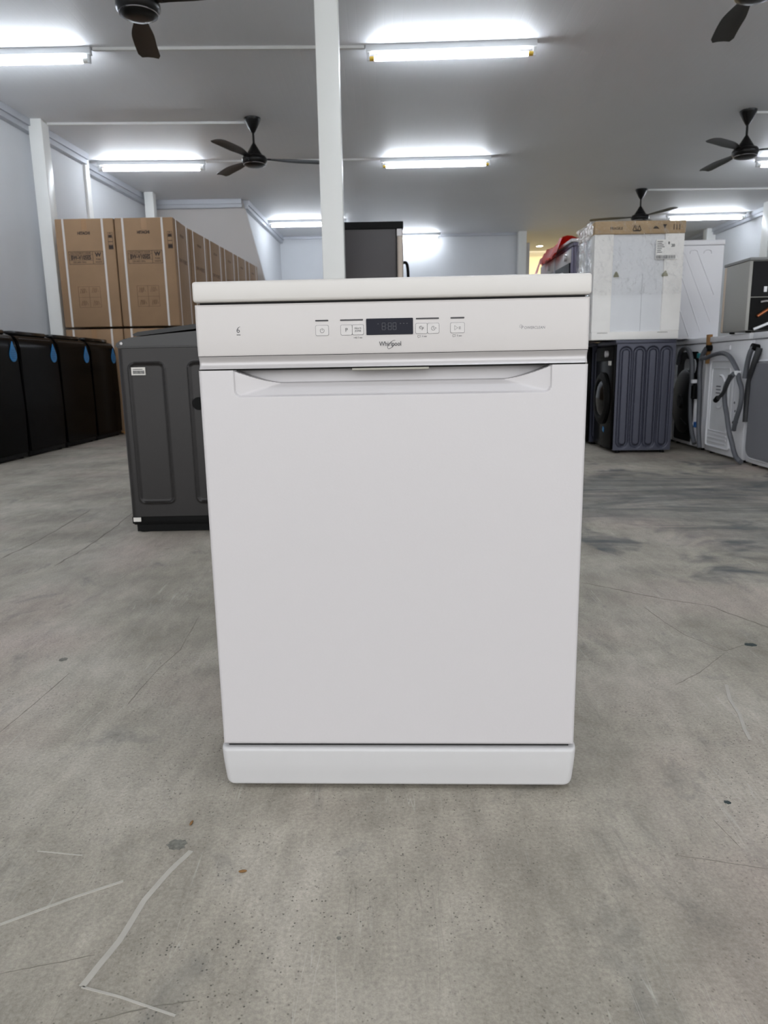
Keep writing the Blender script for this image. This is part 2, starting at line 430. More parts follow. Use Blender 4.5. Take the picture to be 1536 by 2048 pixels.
# ceiling trims
def trim(n, a, b, d, label):
    """boxed coving from plan point a to b, d = inward offset vector"""
    mb = MB()
    for k, (w, z0, z1) in enumerate(((.10, CEIL - .075, CEIL), (.075, CEIL - .13, CEIL - .075))):
        p = [a, b, (b[0] + d[0] * w, b[1] + d[1] * w), (a[0] + d[0] * w, a[1] + d[1] * w)]
        mb.prism(p, 'Z', z0, z1)
    return struct(mb.build('trim_%d' % n, trimm), label)
trim(1, (wl1(4), 4), (wl1(9.95), 9.95), (1, 0), 'pale metal trim along the top of the left wall')
trim(2, (wl2(10.05), 10.05), (wl2(12.6), 12.6), (1, 0), 'pale metal trim above the stacked cartons')
trim(3, (-3.75, 12.66), (-2.27, 12.66), (0, -1), 'pale metal trim along the top of the partition')
trim(4, (-2.27, 12.7), (-2.14, 16.1), (1, 0), 'pale metal trim above the bright side wall')
trim(5, (7.2, 4), (7.2, 19.5), (-1, 0), 'pale metal trim along the top of the right wall')
struct(MB().box(-2.1, 2.95, 16.09, 16.15, CEIL - .05, CEIL).build('trim_6', trimm), 'thin trim along the top of the back wall')

def pillar(x0, x1, y0, y1, label):
    return struct(MB().box(x0, x1, y0, y1, 0, CEIL, .006, 2).build('pillar', paint, smooth=30), label)
pillar(-.416, -.256, 5.46, 5.62, 'white square pillar in the middle of the shop behind the dishwasher')
pillar(-3.885, -3.735, 8.62, 8.80, 'white pillar at the left wall beside the stacked cartons')
pillar(-3.93, -3.81, 9.98, 10.12, 'white pillar at the end of the near left wall')
pillar(-3.70, -3.56, 12.0, 12.16, 'white pillar behind the carton stacks')
pillar(2.97, 3.14, 15.94, 16.1, 'pale pillar at the end of the back wall')
pillar(7.0, 7.19, 16.0, 16.2, 'far pale pillar against the right wall')
pillar(6.93, 7.19, 13.35, 13.6, 'near pale pillar against the right wall')
struct(MB().box(3.0, 3.25, 16.15, 16.3, 0, 3.3).build('trim_7', wallg), 'pale jamb of the rear room opening')
# wall conduits dropping down the left wall
for k, (dx, y, r) in enumerate(((.03, 10.16, .018), (.03, 10.3, .024), (.03, 10.42, .014))):
    o = MB().cyl((wl2(y) + dx, y, 0), (wl2(y) + dx, y, CEIL - .16), r, n=10).build('wall_pipe', conduitm, smooth=40)
    tag(o, ['thin white pipe down the left wall next to its rear pillar', 'thick white pipe down the left wall, middle of three', 'slim white pipe down the left wall, last of three'][k], 'pipe', 'pipes down the left wall')
# rear-room ceiling downlight and curtain pelmet
dl = thing('downlight', 'small round downlight glowing in the rear room ceiling', 'light', (3.84, 17.9, CEIL))
MB().lathe([(.075, -.004), (.09, -.012), (.09, 0)], n=20).build('bezel', battenm, dl, 40)
MB().lathe([(.072, -.006), (.072, -.001)], n=20).build('lamp', warmlamp, dl, 40)
tag(MB().box(2.5, 5.2, 19.3, 19.6, 2.75, 2.95, .01).build('curtain_pelmet', warmw, smooth=30), 'cream pelmet on the warm rear room wall', 'pelmet')
L = bpy.data.lights.new('rear_room_lamp', 'AREA'); L.energy = 26; L.color = (1, .87, .62); L.shape = 'RECTANGLE'; L.size = 2.5; L.size_y = .3
lo = bpy.data.objects.new('rear_room_lamp', L); COL.objects.link(lo); lo.location = (4.2, 18.6, 3.42); lo.rotation_euler = (radians(40), 0, 0)

# ------------------------------------------------------------------ floor marks (parts of the floor)
FL = bpy.data.objects['floor']
def wiggle(pts, amp, n=6):
    out = []
    for a, b in zip(pts, pts[1:]):
        for k in range(n):
            t = k / n; out.append((a[0] + (b[0] - a[0]) * t + random.uniform(-amp, amp), a[1] + (b[1] - a[1]) * t + random.uniform(-amp, amp)))
    return out + [pts[-1]]
for pts, w in (([(0.659, 2.277), (0.731, 2.213), (0.791, 2.152), (0.875, 2.083), (0.97, 2.021), (1.009, 1.92), (1.046, 1.838), (1.1, 1.7)], .006),
               ([(0.773, 2.028), (0.784, 1.891), (0.8, 1.795), (0.854, 1.683), (0.923, 1.719), (0.945, 1.725)], .0022),
               ([(0.85, 1.673), (0.736, 1.559), (0.652, 1.495)], .0018),
               ([(-1.525, 2.726), (-1.516, 2.952), (-1.529, 3.219), (-1.567, 3.718)], .008),
               ([(-1.257, 2.607), (-1.248, 2.873), (-1.27, 3.271), (-1.304, 3.589), (-1.33, 4.1)], .008),
               ([(-0.792, 1.334), (-0.784, 1.443), (-0.774, 1.625)], .0022),
               ([(-0.571, 1.446), (-0.57, 1.507), (-0.56, 1.645), (-0.542, 1.755), (-0.557, 2.024)], .0018),
               ([(-0.341, 0.67), (-0.28, 0.688), (-0.227, 0.696)], .0022), ([(-0.479, 0.738), (-0.429, 0.75), (-0.373, 0.764)], .0016),
               ([(0.516, 1.012), (0.526, 0.943)], .0012), ([(0.422, 0.929), (0.488, 0.911), (0.543, 0.896)], .0013)):
    p = wiggle(pts, w * .45)
    MB().ribbon(p, [w * random.uniform(.35, 1) if 0 < i < len(p) - 1 else w * .1 for i in range(len(p))], .0004).build('crack', cracks, FL)
for pts, w in (([(-0.303, 0.958), (-0.323, 0.915), (-0.341, 0.857), (-0.35, 0.787), (-0.361, 0.749), (-0.37, 0.717)], .0085),
               ([(-0.384, 0.895), (-0.441, 0.865), (-0.52, 0.817)], .0045), ([(-0.37, 0.717), (-0.319, 0.702), (-0.247, 0.676)], .003),
               ([(0.766, 1.491), (0.739, 1.418), (0.727, 1.351), (0.707, 1.29), (0.698, 1.251)], .007),
               ([(-0.54, 0.964), (-0.466, 0.952)], .002)):
    MB().ribbon(wiggle(pts, w * .04, 3), w, .0007).build('tape_residue', tapem, FL)
def blob(x, y, rx, ry, m, name, seed):
    rnd = random.Random(seed); n = 22
    mb = MB(); mb.prism([(x + rx * cos(2 * pi * k / n) * rnd.uniform(.75, 1.1), y + ry * sin(2 * pi * k / n) * rnd.uniform(.75, 1.1)) for k in range(n)], 'Z', -.0005, .0006)
    return mb.build(name, m, FL)
blob(-.329, .973, .016, .014, scuffm, 'scuff_mark', 1); blob(.56, 1.055, .006, .005, darkspot, 'scuff_mark', 2)
blob(-.826, 1.706, .011, .012, scuffm, 'scuff_mark', 3); blob(.938, 1.72, .016, .012, darkspot, 'scuff_mark', 4); blob(-.068, .784, .003, .003, scuffm, 'scuff_mark', 5)
for k, (x, y, a) in enumerate(((-.32, 1.024, 1.4), (-.215, .909, .1))):
    o = MB().lathe([(.0005, -.006), (.0016, -.004), (.0021, 0), (.0016, .004), (.0005, .006)], n=8).build('husk', chipm, smooth=60, loc=(x, y, .0021), rot=(pi / 2, 0, a + pi / 2))
    tag(o, ['tiny brown husk on the concrete nearer the dishwasher plinth', 'tiny brown husk on the concrete lying nearer the camera'][k], 'husk', 'husks on the floor')

# ================================================================== DISHWASHER
def dishwasher():
    t = thing('dishwasher', 'white freestanding dishwasher with digital control panel at the centre', 'dishwasher', (.0151, 1.1103, 0), -.0394)
    D = .585
    MB().box(-.296, .296, .035, D, .03, .815, .004).build('cabinet', enamel, t, 30)
    mb = MB()
    for x in (-.25, .25):
        for y in (.09, D - .05): mb2 = MB().lathe([(.02, 0), (.022, .004), (.022, .012), (.012, .014), (.012, .04)], (x, y, 0), 16).build('foot', blackm, t, 40)
    mb.bm.free()
    # worktop: rounded front corners and edges
    MB().box(-.3005, .3005, -.001, D + .01, .818, .8485, .0045, 3).build('worktop', topw, t, 40)
    MB().box(-.293, .293, .012, D, .812, .820).build('worktop_gap', darkgap, t)
    # control panel: slightly rounded face
    def cp(x, z):
        d = min(.300 - abs(x), .8145 - z + .002, z - .738 + .004); r = .006
        e = 0 if d > r else r - sqrt(max(0, r * r - (r - d) ** 2))
        return .002 + e + .0012 * ((z - .776) / .038) ** 2
    xs = [-.3] + lsp(-.2995, -.293, 8) + lsp(-.29, .29, 24) + lsp(.293, .2995, 8) + [.3]
    zs = lsp(.738, .745, 6) + lsp(.75, .806, 8) + lsp(.808, .8145, 6)
    P = MB().shell(xs, zs, cp, .04).build('control_panel', panelw, t, 50)
    # silver strip, concave
    def ss(x, z):
        d = .2995 - abs(x); e = 0 if d > .005 else .005 - sqrt(max(0, .005 ** 2 - (.005 - d) ** 2))
        return .004 + e + .006 * (1 - sm(.718, .730, z))*0 + .004 * sin(pi * min(1, max(0, (z - .718) / .0192)))
    MB().shell([-.2995] + lsp(-.299, -.2945, 6) + lsp(-.29, .29, 12) + lsp(.2945, .299, 6) + [.2995], lsp(.7183, .7372, 8), ss, .04).build('trim_strip', silver, t, 50)
    # panel seams
    MB().box(-.298, .298, .009, .03, .7365, .7385).build('seam', darkgap, t)
    MB().box(-.298, .298, .014, .04, .7155, .7185).build('seam', darkgap, t)
    # door with the scooped handle recess
    def door(x, z):
        d = min(.3 - abs(x), z - .0842 + .001); r = .007
        e = 0 if d > r else r - sqrt(max(0, r * r - (r - d) ** 2))
        # recess
        a = (z - .6745) / .022; b = (.2455 - abs(x)) / .075
        if a > 0 and b > 0:
            k = .09; hh = max(k - abs(a - b), 0) / k; v = min(1, min(a, b) - hh * hh * k / 4)
            dd = -sd_rrect(x, z, -.2455, .2455, .6745, .80, .012)       # rounded bottom corners of the scoop
            e += .020 * max(0, v) * sm(0, .003, dd) + .003 * sm(0, .003, dd)
            tt = (z - .6955) / .0195                                    # deep finger cavity above the sloping lip
            if tt > 0:
                lim = .172 + .072 * min(1, tt) ** .7
                e += .05 * sm(0, .004, z - .6955) * sm(0, .005, lim - abs(x))
        return .0 + e
    xs = [-.3] + lsp(-.2995, -.292, 8) + lsp(-.285, -.255, 4) + lsp(-.2485, -.165, 46) + lsp(-.15, .15, 12) + lsp(.165, .2485, 46) + lsp(.255, .285, 4) + lsp(.292, .2995, 8) + [.3]
    zs = lsp(.0842, .0915, 8) + lsp(.10, .66, 14) + lsp(.670, .7162, 48)
    Dr = MB().shell(xs, zs, door, .05).build('door', enamel, t, 25)
    MB().box(-.061, .058, .006, .03, .7125, .7165, .001).build('latch_pull', steel, Dr)
    MB().box(-.292, .292, .008, .05, .072, .088).build('plinth_gap', darkgap, t)
    # plinth with bowed, rounded ends
    def pl(x, z):
        xm = .3035 - .004 * (1 - sm(.008, .08, z)) - .005 * max(0, 1 - (z - .008) / .012) ** 2
        d = xm - abs(x); r = .012
        e = 0 if d > r else r - sqrt(max(0, r * r - (r - max(0, d)) ** 2))
        dz = min(.0785 - z, z - .0075); e2 = 0 if dz > .006 else .006 - sqrt(max(0, .006 ** 2 - (.006 - dz) ** 2))
        return -.004 + e + e2 + .003 * (1 - sm(.01, .05, z))
    mb = MB()
    zs = lsp(.0075, .0135, 6) + lsp(.018, .068, 8) + lsp(.0725, .0785, 6)
    g = []
    us = [-1] + lsp(-.999, -.955, 12) + lsp(-.9, .9, 12) + lsp(.955, .999, 12) + [1]
    rows = []
    for z in zs:
        xm = .3035 - .004 * (1 - sm(.008, .08, z)) - .005 * max(0, 1 - (z - .0075) / .012) ** 2
        rows.append([mb.bm.verts.new((u * xm, pl(u * xm, z), z)) for u in us])
    for A, B in zip(rows, rows[1:]):
        for i in range(len(us) - 1): mb.bm.faces.new((A[i], A[i + 1], B[i + 1], B[i]))
    rim = rows[0][:] + [r[-1] for r in rows[1:]] + rows[-1][-2::-1] + [r[0] for r in rows[-2:0:-1]]
    back = [mb.bm.verts.new((v.co.x, .02, v.co.z)) for v in rim]
    for k in range(len(rim)): mb.bm.faces.new((rim[(k + 1) % len(rim)], rim[k], back[k], back[(k + 1) % len(rim)]))
    mb.bm.faces.new(back)
    mb.build('plinth', plinthw, t, 50)
    # ---- control panel details (sub-parts)
    Y = .0022
    def face(poly, name, m, y0, y1): return MB().prism(poly, 'Y', y0, y1).build(name, m, P)
    for x0, x1 in ((-.1146, -.0945), (-.0766, -.0416), (.0384, .0733), (.0906, .1116)):
        face(rrect(x0, x1, .7868, .7890, .0009), 'indicator_bar', inkd, Y - .0006, .004)
    def button(x0, x1):
        face(rrect(x0 - .0005, x1 + .0005, .7655, .7812, .0022), 'button_seam', inkl, Y - .0002, .004)
        face(rrect(x0, x1, .7660, .7807, .002), 'button', btnm, Y - .0011, .004)
    button(-.1141, -.0948); button(-.0757, -.0588); button(-.0582, -.0414); button(.0381, .0553); button(.0559, .0732); button(.0908, .1116)
    disp = face(rrect(-.0370, .0340, .7652, .7893, .0012), 'display_window', dispm, Y - .0012, .004)
    mb = MB()
    def seg7(cx, cz, w, h, th):
        for dx, dz, ww, hh in ((0, h / 2, w, th), (0, 0, w, th), (0, -h / 2, w, th), (-w / 2, h / 4, th, h / 2 - th), (w / 2, h / 4, th, h / 2 - th), (-w / 2, -h / 4, th, h / 2 - th), (w / 2, -h / 4, th, h / 2 - th)):
            mb.box(cx + dx - ww / 2 + (0), cx + dx + ww / 2, Y - .0015, Y - .0011, cz + dz - hh / 2, cz + dz + hh / 2)
    for cx in (-.0105, -.0012, .0060): seg7(cx, .7775, .0048, .0100, .0008)
    for dz in (.0025, -.0025): mb.box(-.0062, -.0054, Y - .0015, Y - .0011, .7775 + dz - .0004, .7775 + dz + .0004)
    for dx in (-.019, .015, .020, .025): mb.box(dx - .001, dx + .001, Y - .0015, Y - .0011, .7808, .7818)
    mb.build('display_segments', segm, P)
    YB = Y - .0012
    # power symbol
    mb = MB(); cx, cz = -.1044, .7733
    mb.tube([(cx + .0031 * sin(a), YB, cz - .0004 + .0031 * cos(a)) for a in lsp(.55, 2 * pi - .55, 18)], .00025, 5)
    mb.box(cx - .00025, cx + .00025, YB - .0002, YB + .0002, cz - .0002, cz + .0036)
    mb.build('power_symbol', ink, P)
    mb = MB(); put_text(mb, 'P', -.0672, .7731, YB, .0078); mb.build('lettering', ink, P)
    mb = MB(); put_text(mb, 'MULTI', -.0498, .7752, YB, .0036); put_text(mb, 'ZONE', -.0498, .7716, YB, .0036); mb.build('lettering', ink, P)
    # burst + P symbol
    def burst(mb, cx, cz, r0, r1, y, w=.00028):
        for a in lsp(radians(60), radians(250), 5):
            mb.tube([(cx + r0 * cos(a), y, cz + r0 * sin(a)), (cx + r1 * cos(a), y, cz + r1 * sin(a))], w, 5)
    mb = MB(); put_text(mb, 'P', .0485, .7728, YB, .0066); burst(mb, .0457, .7748, .0010, .0027, YB); mb.build('lettering', ink, P)
    mb = MB(); cx, cz = .0646, .7733
    mb.tube([(cx + .0029 * sin(a), YB, cz + .0029 * cos(a)) for a in lsp(1.9, 2 * pi + .6, 16)], .00025, 5)
    mb.tube([(cx, YB, cz + .0016), (cx, YB, cz), (cx + .0012, YB, cz - .0006)], .00025, 5)
    for k in (0, .0016): mb.tube([(cx + .0022 + k, YB, cz + .0012), (cx + .003 + k, YB, cz + .0004), (cx + .0022 + k, YB, cz - .0004)], .0002, 5)
    mb.build('clock_symbol', ink, P)
    mb = MB(); cx, cz = .1000, .7733
    mb.tube([(cx - .0032, YB, cz + .0032), (cx + .0016, YB, cz), (cx - .0032, YB, cz - .0032)], .00026, 5, closed=True)
    for k in (.0036, .0054): mb.box(cx + k - .0002, cx + k + .0002, YB - .0002, YB + .0002, cz - .0022, cz + .0022)
    mb.build('start_pause_symbol', ink, P)
    YP = Y - .0001
    mb = MB(); put_text(mb, '3 sec', -.0468, .7617, YP, .0036)
    mb.tube([(-.0568, YP, .7617), (-.0538, YP, .7617)], .0003, 5); mb.tube([(-.0527 + .0011 * cos(a), YP, .7617 + .0011 * sin(a)) for a in lsp(0, 2 * pi, 10)[:-1]], .00025, 5, closed=True)
    mb.build('lettering', ink, P)
    for cx in (.0430, .0960):
        mb = MB(); put_text(mb, '3 sec', cx + .0082, .7617, YP, .0036)
        mb.tube([(cx - .002, YP, .7632), (cx + .0024, YP, .7632), (cx + .0024, YP, .7608), (cx, YP, .7608), (cx - .001, YP, .7598), (cx - .002, YP, .7608)], .00022, 5, closed=True)
        mb.build('lettering', ink, P)
    # maker's name with its swoosh
    mb = MB(); put_text(mb, 'Whirlpool', -.0008, .7515, YP, .0096, .00006, sx=.84); mb.build('lettering', ink, P)
    mb = MB(); mb.tube([(.0012 + .0064 * cos(a) * .9 + .0026 * sin(a), YP - .0001, .7506 + .0058 * sin(a) + .0022 * cos(a)) for a in lsp(.9, 2 * pi - .4, 26)], .00028, 5)
    mb.build('logo_ring', ink, P)
    mb = MB(); put_text(mb, 'P', .1987, .7716, YP, .0070, sx=.95); put_text(mb, 'OWERCLEAN', .2015, .7712, YP, .0056, align='LEFT', sx=.92); burst(mb, .1967, .7737, .0011, .0030, YP, .00022)
    mb.build('lettering', inkl, P)
    mb = MB(); put_text(mb, '6', -.2336, .7760, YP, .0120, sx=.95); put_text(mb, 'SENSE', -.2333, .7692, YP, .0022, .00006)
    mb.tube([(-.2325, YP, .7802), (-.2312, YP, .7812), (-.2302, YP, .7811)], .0003, 5)
    mb.build('lettering', ink, P)
    # small factory screw/dimples on the strip end
    return t
dishwasher()

# ================================================================== GREY TOP-LOAD WASHER (side view)
def grey_washer():
    t = thing('top_load_washer', 'dark grey top-load washing machine seen from the side behind the dishwasher', 'washing machine', (-.82, 3.15, 0), .01)
    X0, X1, DY = -.325, .325, .62          # local x: front (left) .. back ; y: depth
    def side(x, z):
        e = 0
        for a, b in ((-.272, -.125), (-.016, .131), (.2, .29)):
            d = abs(sd_rrect(x, z, a, b, .14, .752, .022)); e += -.006 * (1 - sm(.0, .009, d))
            if sd_rrect(x, z, a, b, .14, .752, .022) < 0: e += .003
        d = x - X0; r = .03
        if d < r: e += r - sqrt(max(0, r * r - (r - d) ** 2))
        return e
    xs = lsp(X0, X0 + .03, 10) + lsp(X0 + .034, X1, 120); zs = lsp(.075, .12, 4) + lsp(.125, .17, 12) + lsp(.18, .72, 30) + lsp(.725, .775, 14) + lsp(.79, .817, 2)
    MB().shell(xs, zs, side, DY).build('cabinet', greyb, t, 50)
    # console: raked top, rising to the back
    prof = [(X0 - .004, .819), (X0 - .006, .835), (X0 + .022, .853), (X0 + .06, .862), (X0 + .22, .876), (X0 + .45, .893), (X1, .90), (X1, .819)]
    mb = MB(); mb.prism(prof, 'Y', .004, DY - .004); bmesh.ops.bevel(mb.bm, geom=list(mb.bm.edges), offset=.006, segments=2, affect='EDGES')
    mb.build('console', greyt, t, 30)
    # black glass lid, a little lifted at the back
    mb = MB(); mb.prism([(X0 + .085, .867), (X0 + .077, .875), (X0 + .1, .885), (X0 + .22, .899), (X0 + .45, .927), (X0 + .45, .905), (X0 + .22, .881)], 'Y', .0, DY)
    lid = mb.build('lid', blackl, t, 40)
    MB().box(X0 + .008, X1 - .01, .012, DY - .012, .035, .074, .003).build('base', blackm, t, 30)
    MB().box(X0 + .002, X0 + .04, .008, DY - .008, .04, .074, .004).build('base_front', blackm, t, 30)
    for x in (X0 + .05, X1 - .05):
        for y in (.05, DY - .05): MB().cyl((x, y, 0), (x, y, .04), .03, n=20).build('foot', blackm, t, 40)
    MB().box(X0 + .02, X1 - .02, .016, .03, .004, .036).build('skirt', blackm, t)
    MB().cyl((.012 + .005, -.004, .576), (.017, .01, .576), .028, n=24).build('carry_hole', blackm, t, 40)
    s = MB().box(-.265, -.205, -.0035, .002, .703, .736).build('sticker', stick, t)
    mb = MB()
    x = -.258
    for k in range(16):
        w = random.choice((.0012, .002, .0026)); mb.box(x, x + w, -.0042, -.003, .708, .7225); x += w + .0012
    mb.box(-.258, -.216, -.0042, -.003, .7262, .7290); mb.build('barcode', ink, s)
    s2 = MB().box(-.316, -.282, .0045, .0085, .051, .070).build('sticker', stick, t)
    s3 = MB().cyl((-.30, .0035, .838), (-.30, .0005, .838), .006, n=12).build('screw', silver, t)
    return t
grey_washer()

# ================================================================== BLACK TOP-LOAD WASHERS along the left wall
def black_washer(label):
    t = thing('top_load_washer', label, 'washing machine', group='black washers along the left wall')
    w = .345; D = .62
    # local -y is the front. cabinet cross-section extruded with a curved top front
    prof = [(0, .05), (-.004, .4), (0, .93), (.012, .99), (.04, 1.035), (.10, 1.06), (D - .1, 1.075), (D, 1.06), (D, .05)]
    mb = MB(); mb.prism([(y, z) for y, z in prof], 'X', -w, w); bmesh.ops.bevel(mb.bm, geom=[e for e in mb.bm.edges if abs(e.verts[0].co.x - e.verts[1].co.x) < 1e-6], offset=.014, segments=3, affect='EDGES')
    mb.build('cabinet', blackg, t, 40)
    MB().box(-w + .05, w - .05, .07, D - .16, 1.05, 1.085, .012, 2).build('lid', blackl, t, 40)
    mb = MB(); mb.prism([(D - .15, 1.06), (D - .13, 1.1), (D, 1.11), (D, 1.05)], 'X', -w + .02, w - .02); mb.build('console', blackg, t, 30)
    MB().box(-w + .012, w - .012, .01, D - .01, .012, .055, .004).build('base', blackm, t, 30)
    MB().box(-w + .06, w - .06, .028, .034, .985, 1.02, .002).build('handle_strip', greyt, t)
    for x in (-w + .05, w - .05):
        for y in (.06, D - .06): MB().cyl((x, y, 0), (x, y, .014), .026, n=14).build('foot', blackm, t, 40)
    # water-drop sticker near the top right corner of the front
    cx, cz, R = w - .09, .875, .056; pts = []
    for k in range(25):
        a = radians(-215 + 250 * k / 24) ; pts.append((cx + R * cos(a), cz + R * sin(a)))
    pts = [(cx, .988)] + pts[::-1]
    d = MB().prism(pts, 'Y', -.0065, -.002).build('drop_sticker', dropm, t)
    mb = MB()
    for k, (z, ww) in enumerate(((.915, .030), (.898, .042), (.882, .046), (.866, .044), (.85, .034))): mb.box(cx - ww, cx + ww * .9, -.0072, -.006, z - .003, z + .003)
    mb.build('sticker_print', dropi, d)
    return t
bl = ['glossy black washing machine with blue drop sticker, cut by the left picture edge', 'glossy black washing machine second from the left picture edge, with blue drop sticker',
      'glossy black washing machine third along the left wall, with blue drop sticker', 'glossy black washing machine at the far end of the row next to the cartons']
bw = black_washer(bl[0])
for k in range(4):
    yc = 5.87 + .722 * k; x = -3.1 + .02 * (yc - 6)
    rz = pi / 2 - .02
    if k == 0: bw.location = (x, yc, 0); bw.rotation_euler = (0, 0, rz)
    else: copy_tree(bw, (x, yc, 0), rz, bl[k])

# ================================================================== CARTONS
def carton(label):
    t = thing('carton', label, 'box', group='stacked washing machine cartons')
    w, d, h = .327, .66, 1.172
    mb = MB().box(-w, w, 0, d, 0, h, .008, 2); mb.build('box_body', cardm, t, 30)
    for x in (-.237, .202):
        MB().box(x - .011, x + .011, -.003, d + .003, -.0005, h + .0025).build('strap', strapm, t)
    Z = -.0014
    mb = MB()
    put_text(mb, 'HITACHI', -.012, 1.017, Z, .042, .0022, sx=.85)
    mb.build('maker_print', cardink, t); mb = MB()
    put_text(mb, 'BW-V105ES', -.068, .757, Z, .064, .003, sx=.71)
    mb.build('model_print', cardink, t); mb = MB()
    put_text(mb, 'W', .128, .785, Z, .062, .003)
    mb.build('letter_print', cardink, t)
    mb = MB()
    def frame(x0, x1, z0, z1, th=.004):
        mb.box(x0, x1, Z, .001, z0, z0 + th); mb.box(x0, x1, Z, .001, z1 - th, z1); mb.box(x0, x0 + th, Z, .001, z0, z1); mb.box(x1 - th, x1, Z, .001, z0, z1)
    frame(-.203, .186, .685, .825); mb.box(.066, .070, Z, .001, .685, .825)
    put_text(mb, 'FULLY AUTOMATIC WASHER', -.068, .806, Z, .022, .0003, sx=.8); put_text(mb, '220-240V 50Hz', -.085, .708, Z, .026, .0003, sx=.9)
    mb.box(-.203, .068, Z, .001, .728, .731); mb.box(-.203, .068, Z, .001, .790, .793)
    put_text(mb, 'PURE', .128, .737, Z, .024, .0003); put_text(mb, 'WHITE', .128, .707, Z, .024, .0003)
    mb.build('printing', cardink, t)
    mb = MB()
    frame(-.135, .115, .215, .445, .003); mb.box(-.012, -.009, Z, .001, .215, .445); mb.box(-.135, .115, Z, .001, .325, .328)
    for cx, cz in ((-.08, .40), (.055, .405), (-.075, .265), (.06, .265)):
        for k in range(3): mb.tube([(cx - .035 + .02 * k, Z, cz - .03), (cx - .02 + .02 * k, Z, cz + .025), (cx + .0 + .02 * k, Z, cz - .02)], .002, 4)
    mb.build('pictograms', cardink2, t)
    mb = MB()
    for k, z in enumerate((1.0, .95, .905, .87)):
        mb = MB(); frame(.255, .308, z - .03, z + .022, .003); mb.build('handling_icon', cardink, t)
    mb = MB(); mb.box(.262, .300, Z, .001, .965, .995); mb.box(.258, .305, Z, .001, .845, .885); mb.tube([(.27, Z, 1.0), (.281, Z, 1.018), (.292, Z, 1.0)], .003, 4)
    mb.build('handling_icons', cardink, t)['kind'] = 'stuff'
    MB().box(-.03, .03, -.0016, .001, 1.05, h - .001).build('tape_tail', mat('tape_brown', (150, 114, 78), .35), t)
    # right side: faded maker label and paper tag
    mb = MB(); R = Matrix.Translation((w + .0015, d / 2, .74)) @ Matrix.Rotation(pi / 2, 4, 'Z') @ FRONT
    mb.mesh(text_mesh('BW-V105ES', .062, .001), R); mb.build('side_model_print', cardink2, t); mb = MB(); mb.mesh(text_mesh('HITACHI', .04, .001), Matrix.Translation((w + .0015, d / 2, 1.02)) @ Matrix.Rotation(pi / 2, 4, 'Z') @ FRONT)
    mb.build('side_maker_print', cardink2, t)
    for y in (.11, d - .11): MB().box(-w - .002, w + .002, y - .011, y + .011, -.0005, h + .0025).build('strap', strapm, t)
    return t
def cl(r, c, top):
    place = ['front row', 'second row', 'third row', 'fourth row', 'fifth row', 'last row'][r]
    return 'brown strapped washing machine carton, %s, %s of the %s' % ('top' if top else 'bottom', 'left-hand' if c == 0 else 'right-hand', place)
ct = None
for r in range(6):
    for c in (0, 1):
        if c == 0 and r > 1: continue
        for top in (0, 1):
            tilt = -.074 if r else 0.0
            if r == 0: x, y = -2.628 - (0 if c else .668), 8.43
            else: x, y = -2.621 + (r - 1) * .675 * .0739 - (0 if c else .668), 9.14 + (r - 1) * .675 * .9973 + (0 if c else .049)
            z = 1.198 * top + .035
            if ct is None: ct = carton(cl(r, c, top)); ct.location = (x, y, z)
            else: copy_tree(ct, (x, y, z), tilt, cl(r, c, top))
            if not top:
                o = thing('pallet_board', 'low plywood base under the %s carton stack of the %s' % ('left-hand' if c == 0 else 'right-hand', ['front row', 'second row', 'third row', 'fourth row', 'fifth row', 'last row'][r]), 'pallet', (x, y, 0), tilt)
                MB().box(-.32, .32, .0, .66, .016, .034).build('deck', woodm, o)
                for xx in (-.27, 0, .27): MB().box(xx - .04, xx + .04, .01, .65, 0, .016).build('runner', woodm, o)
            else:
                pass

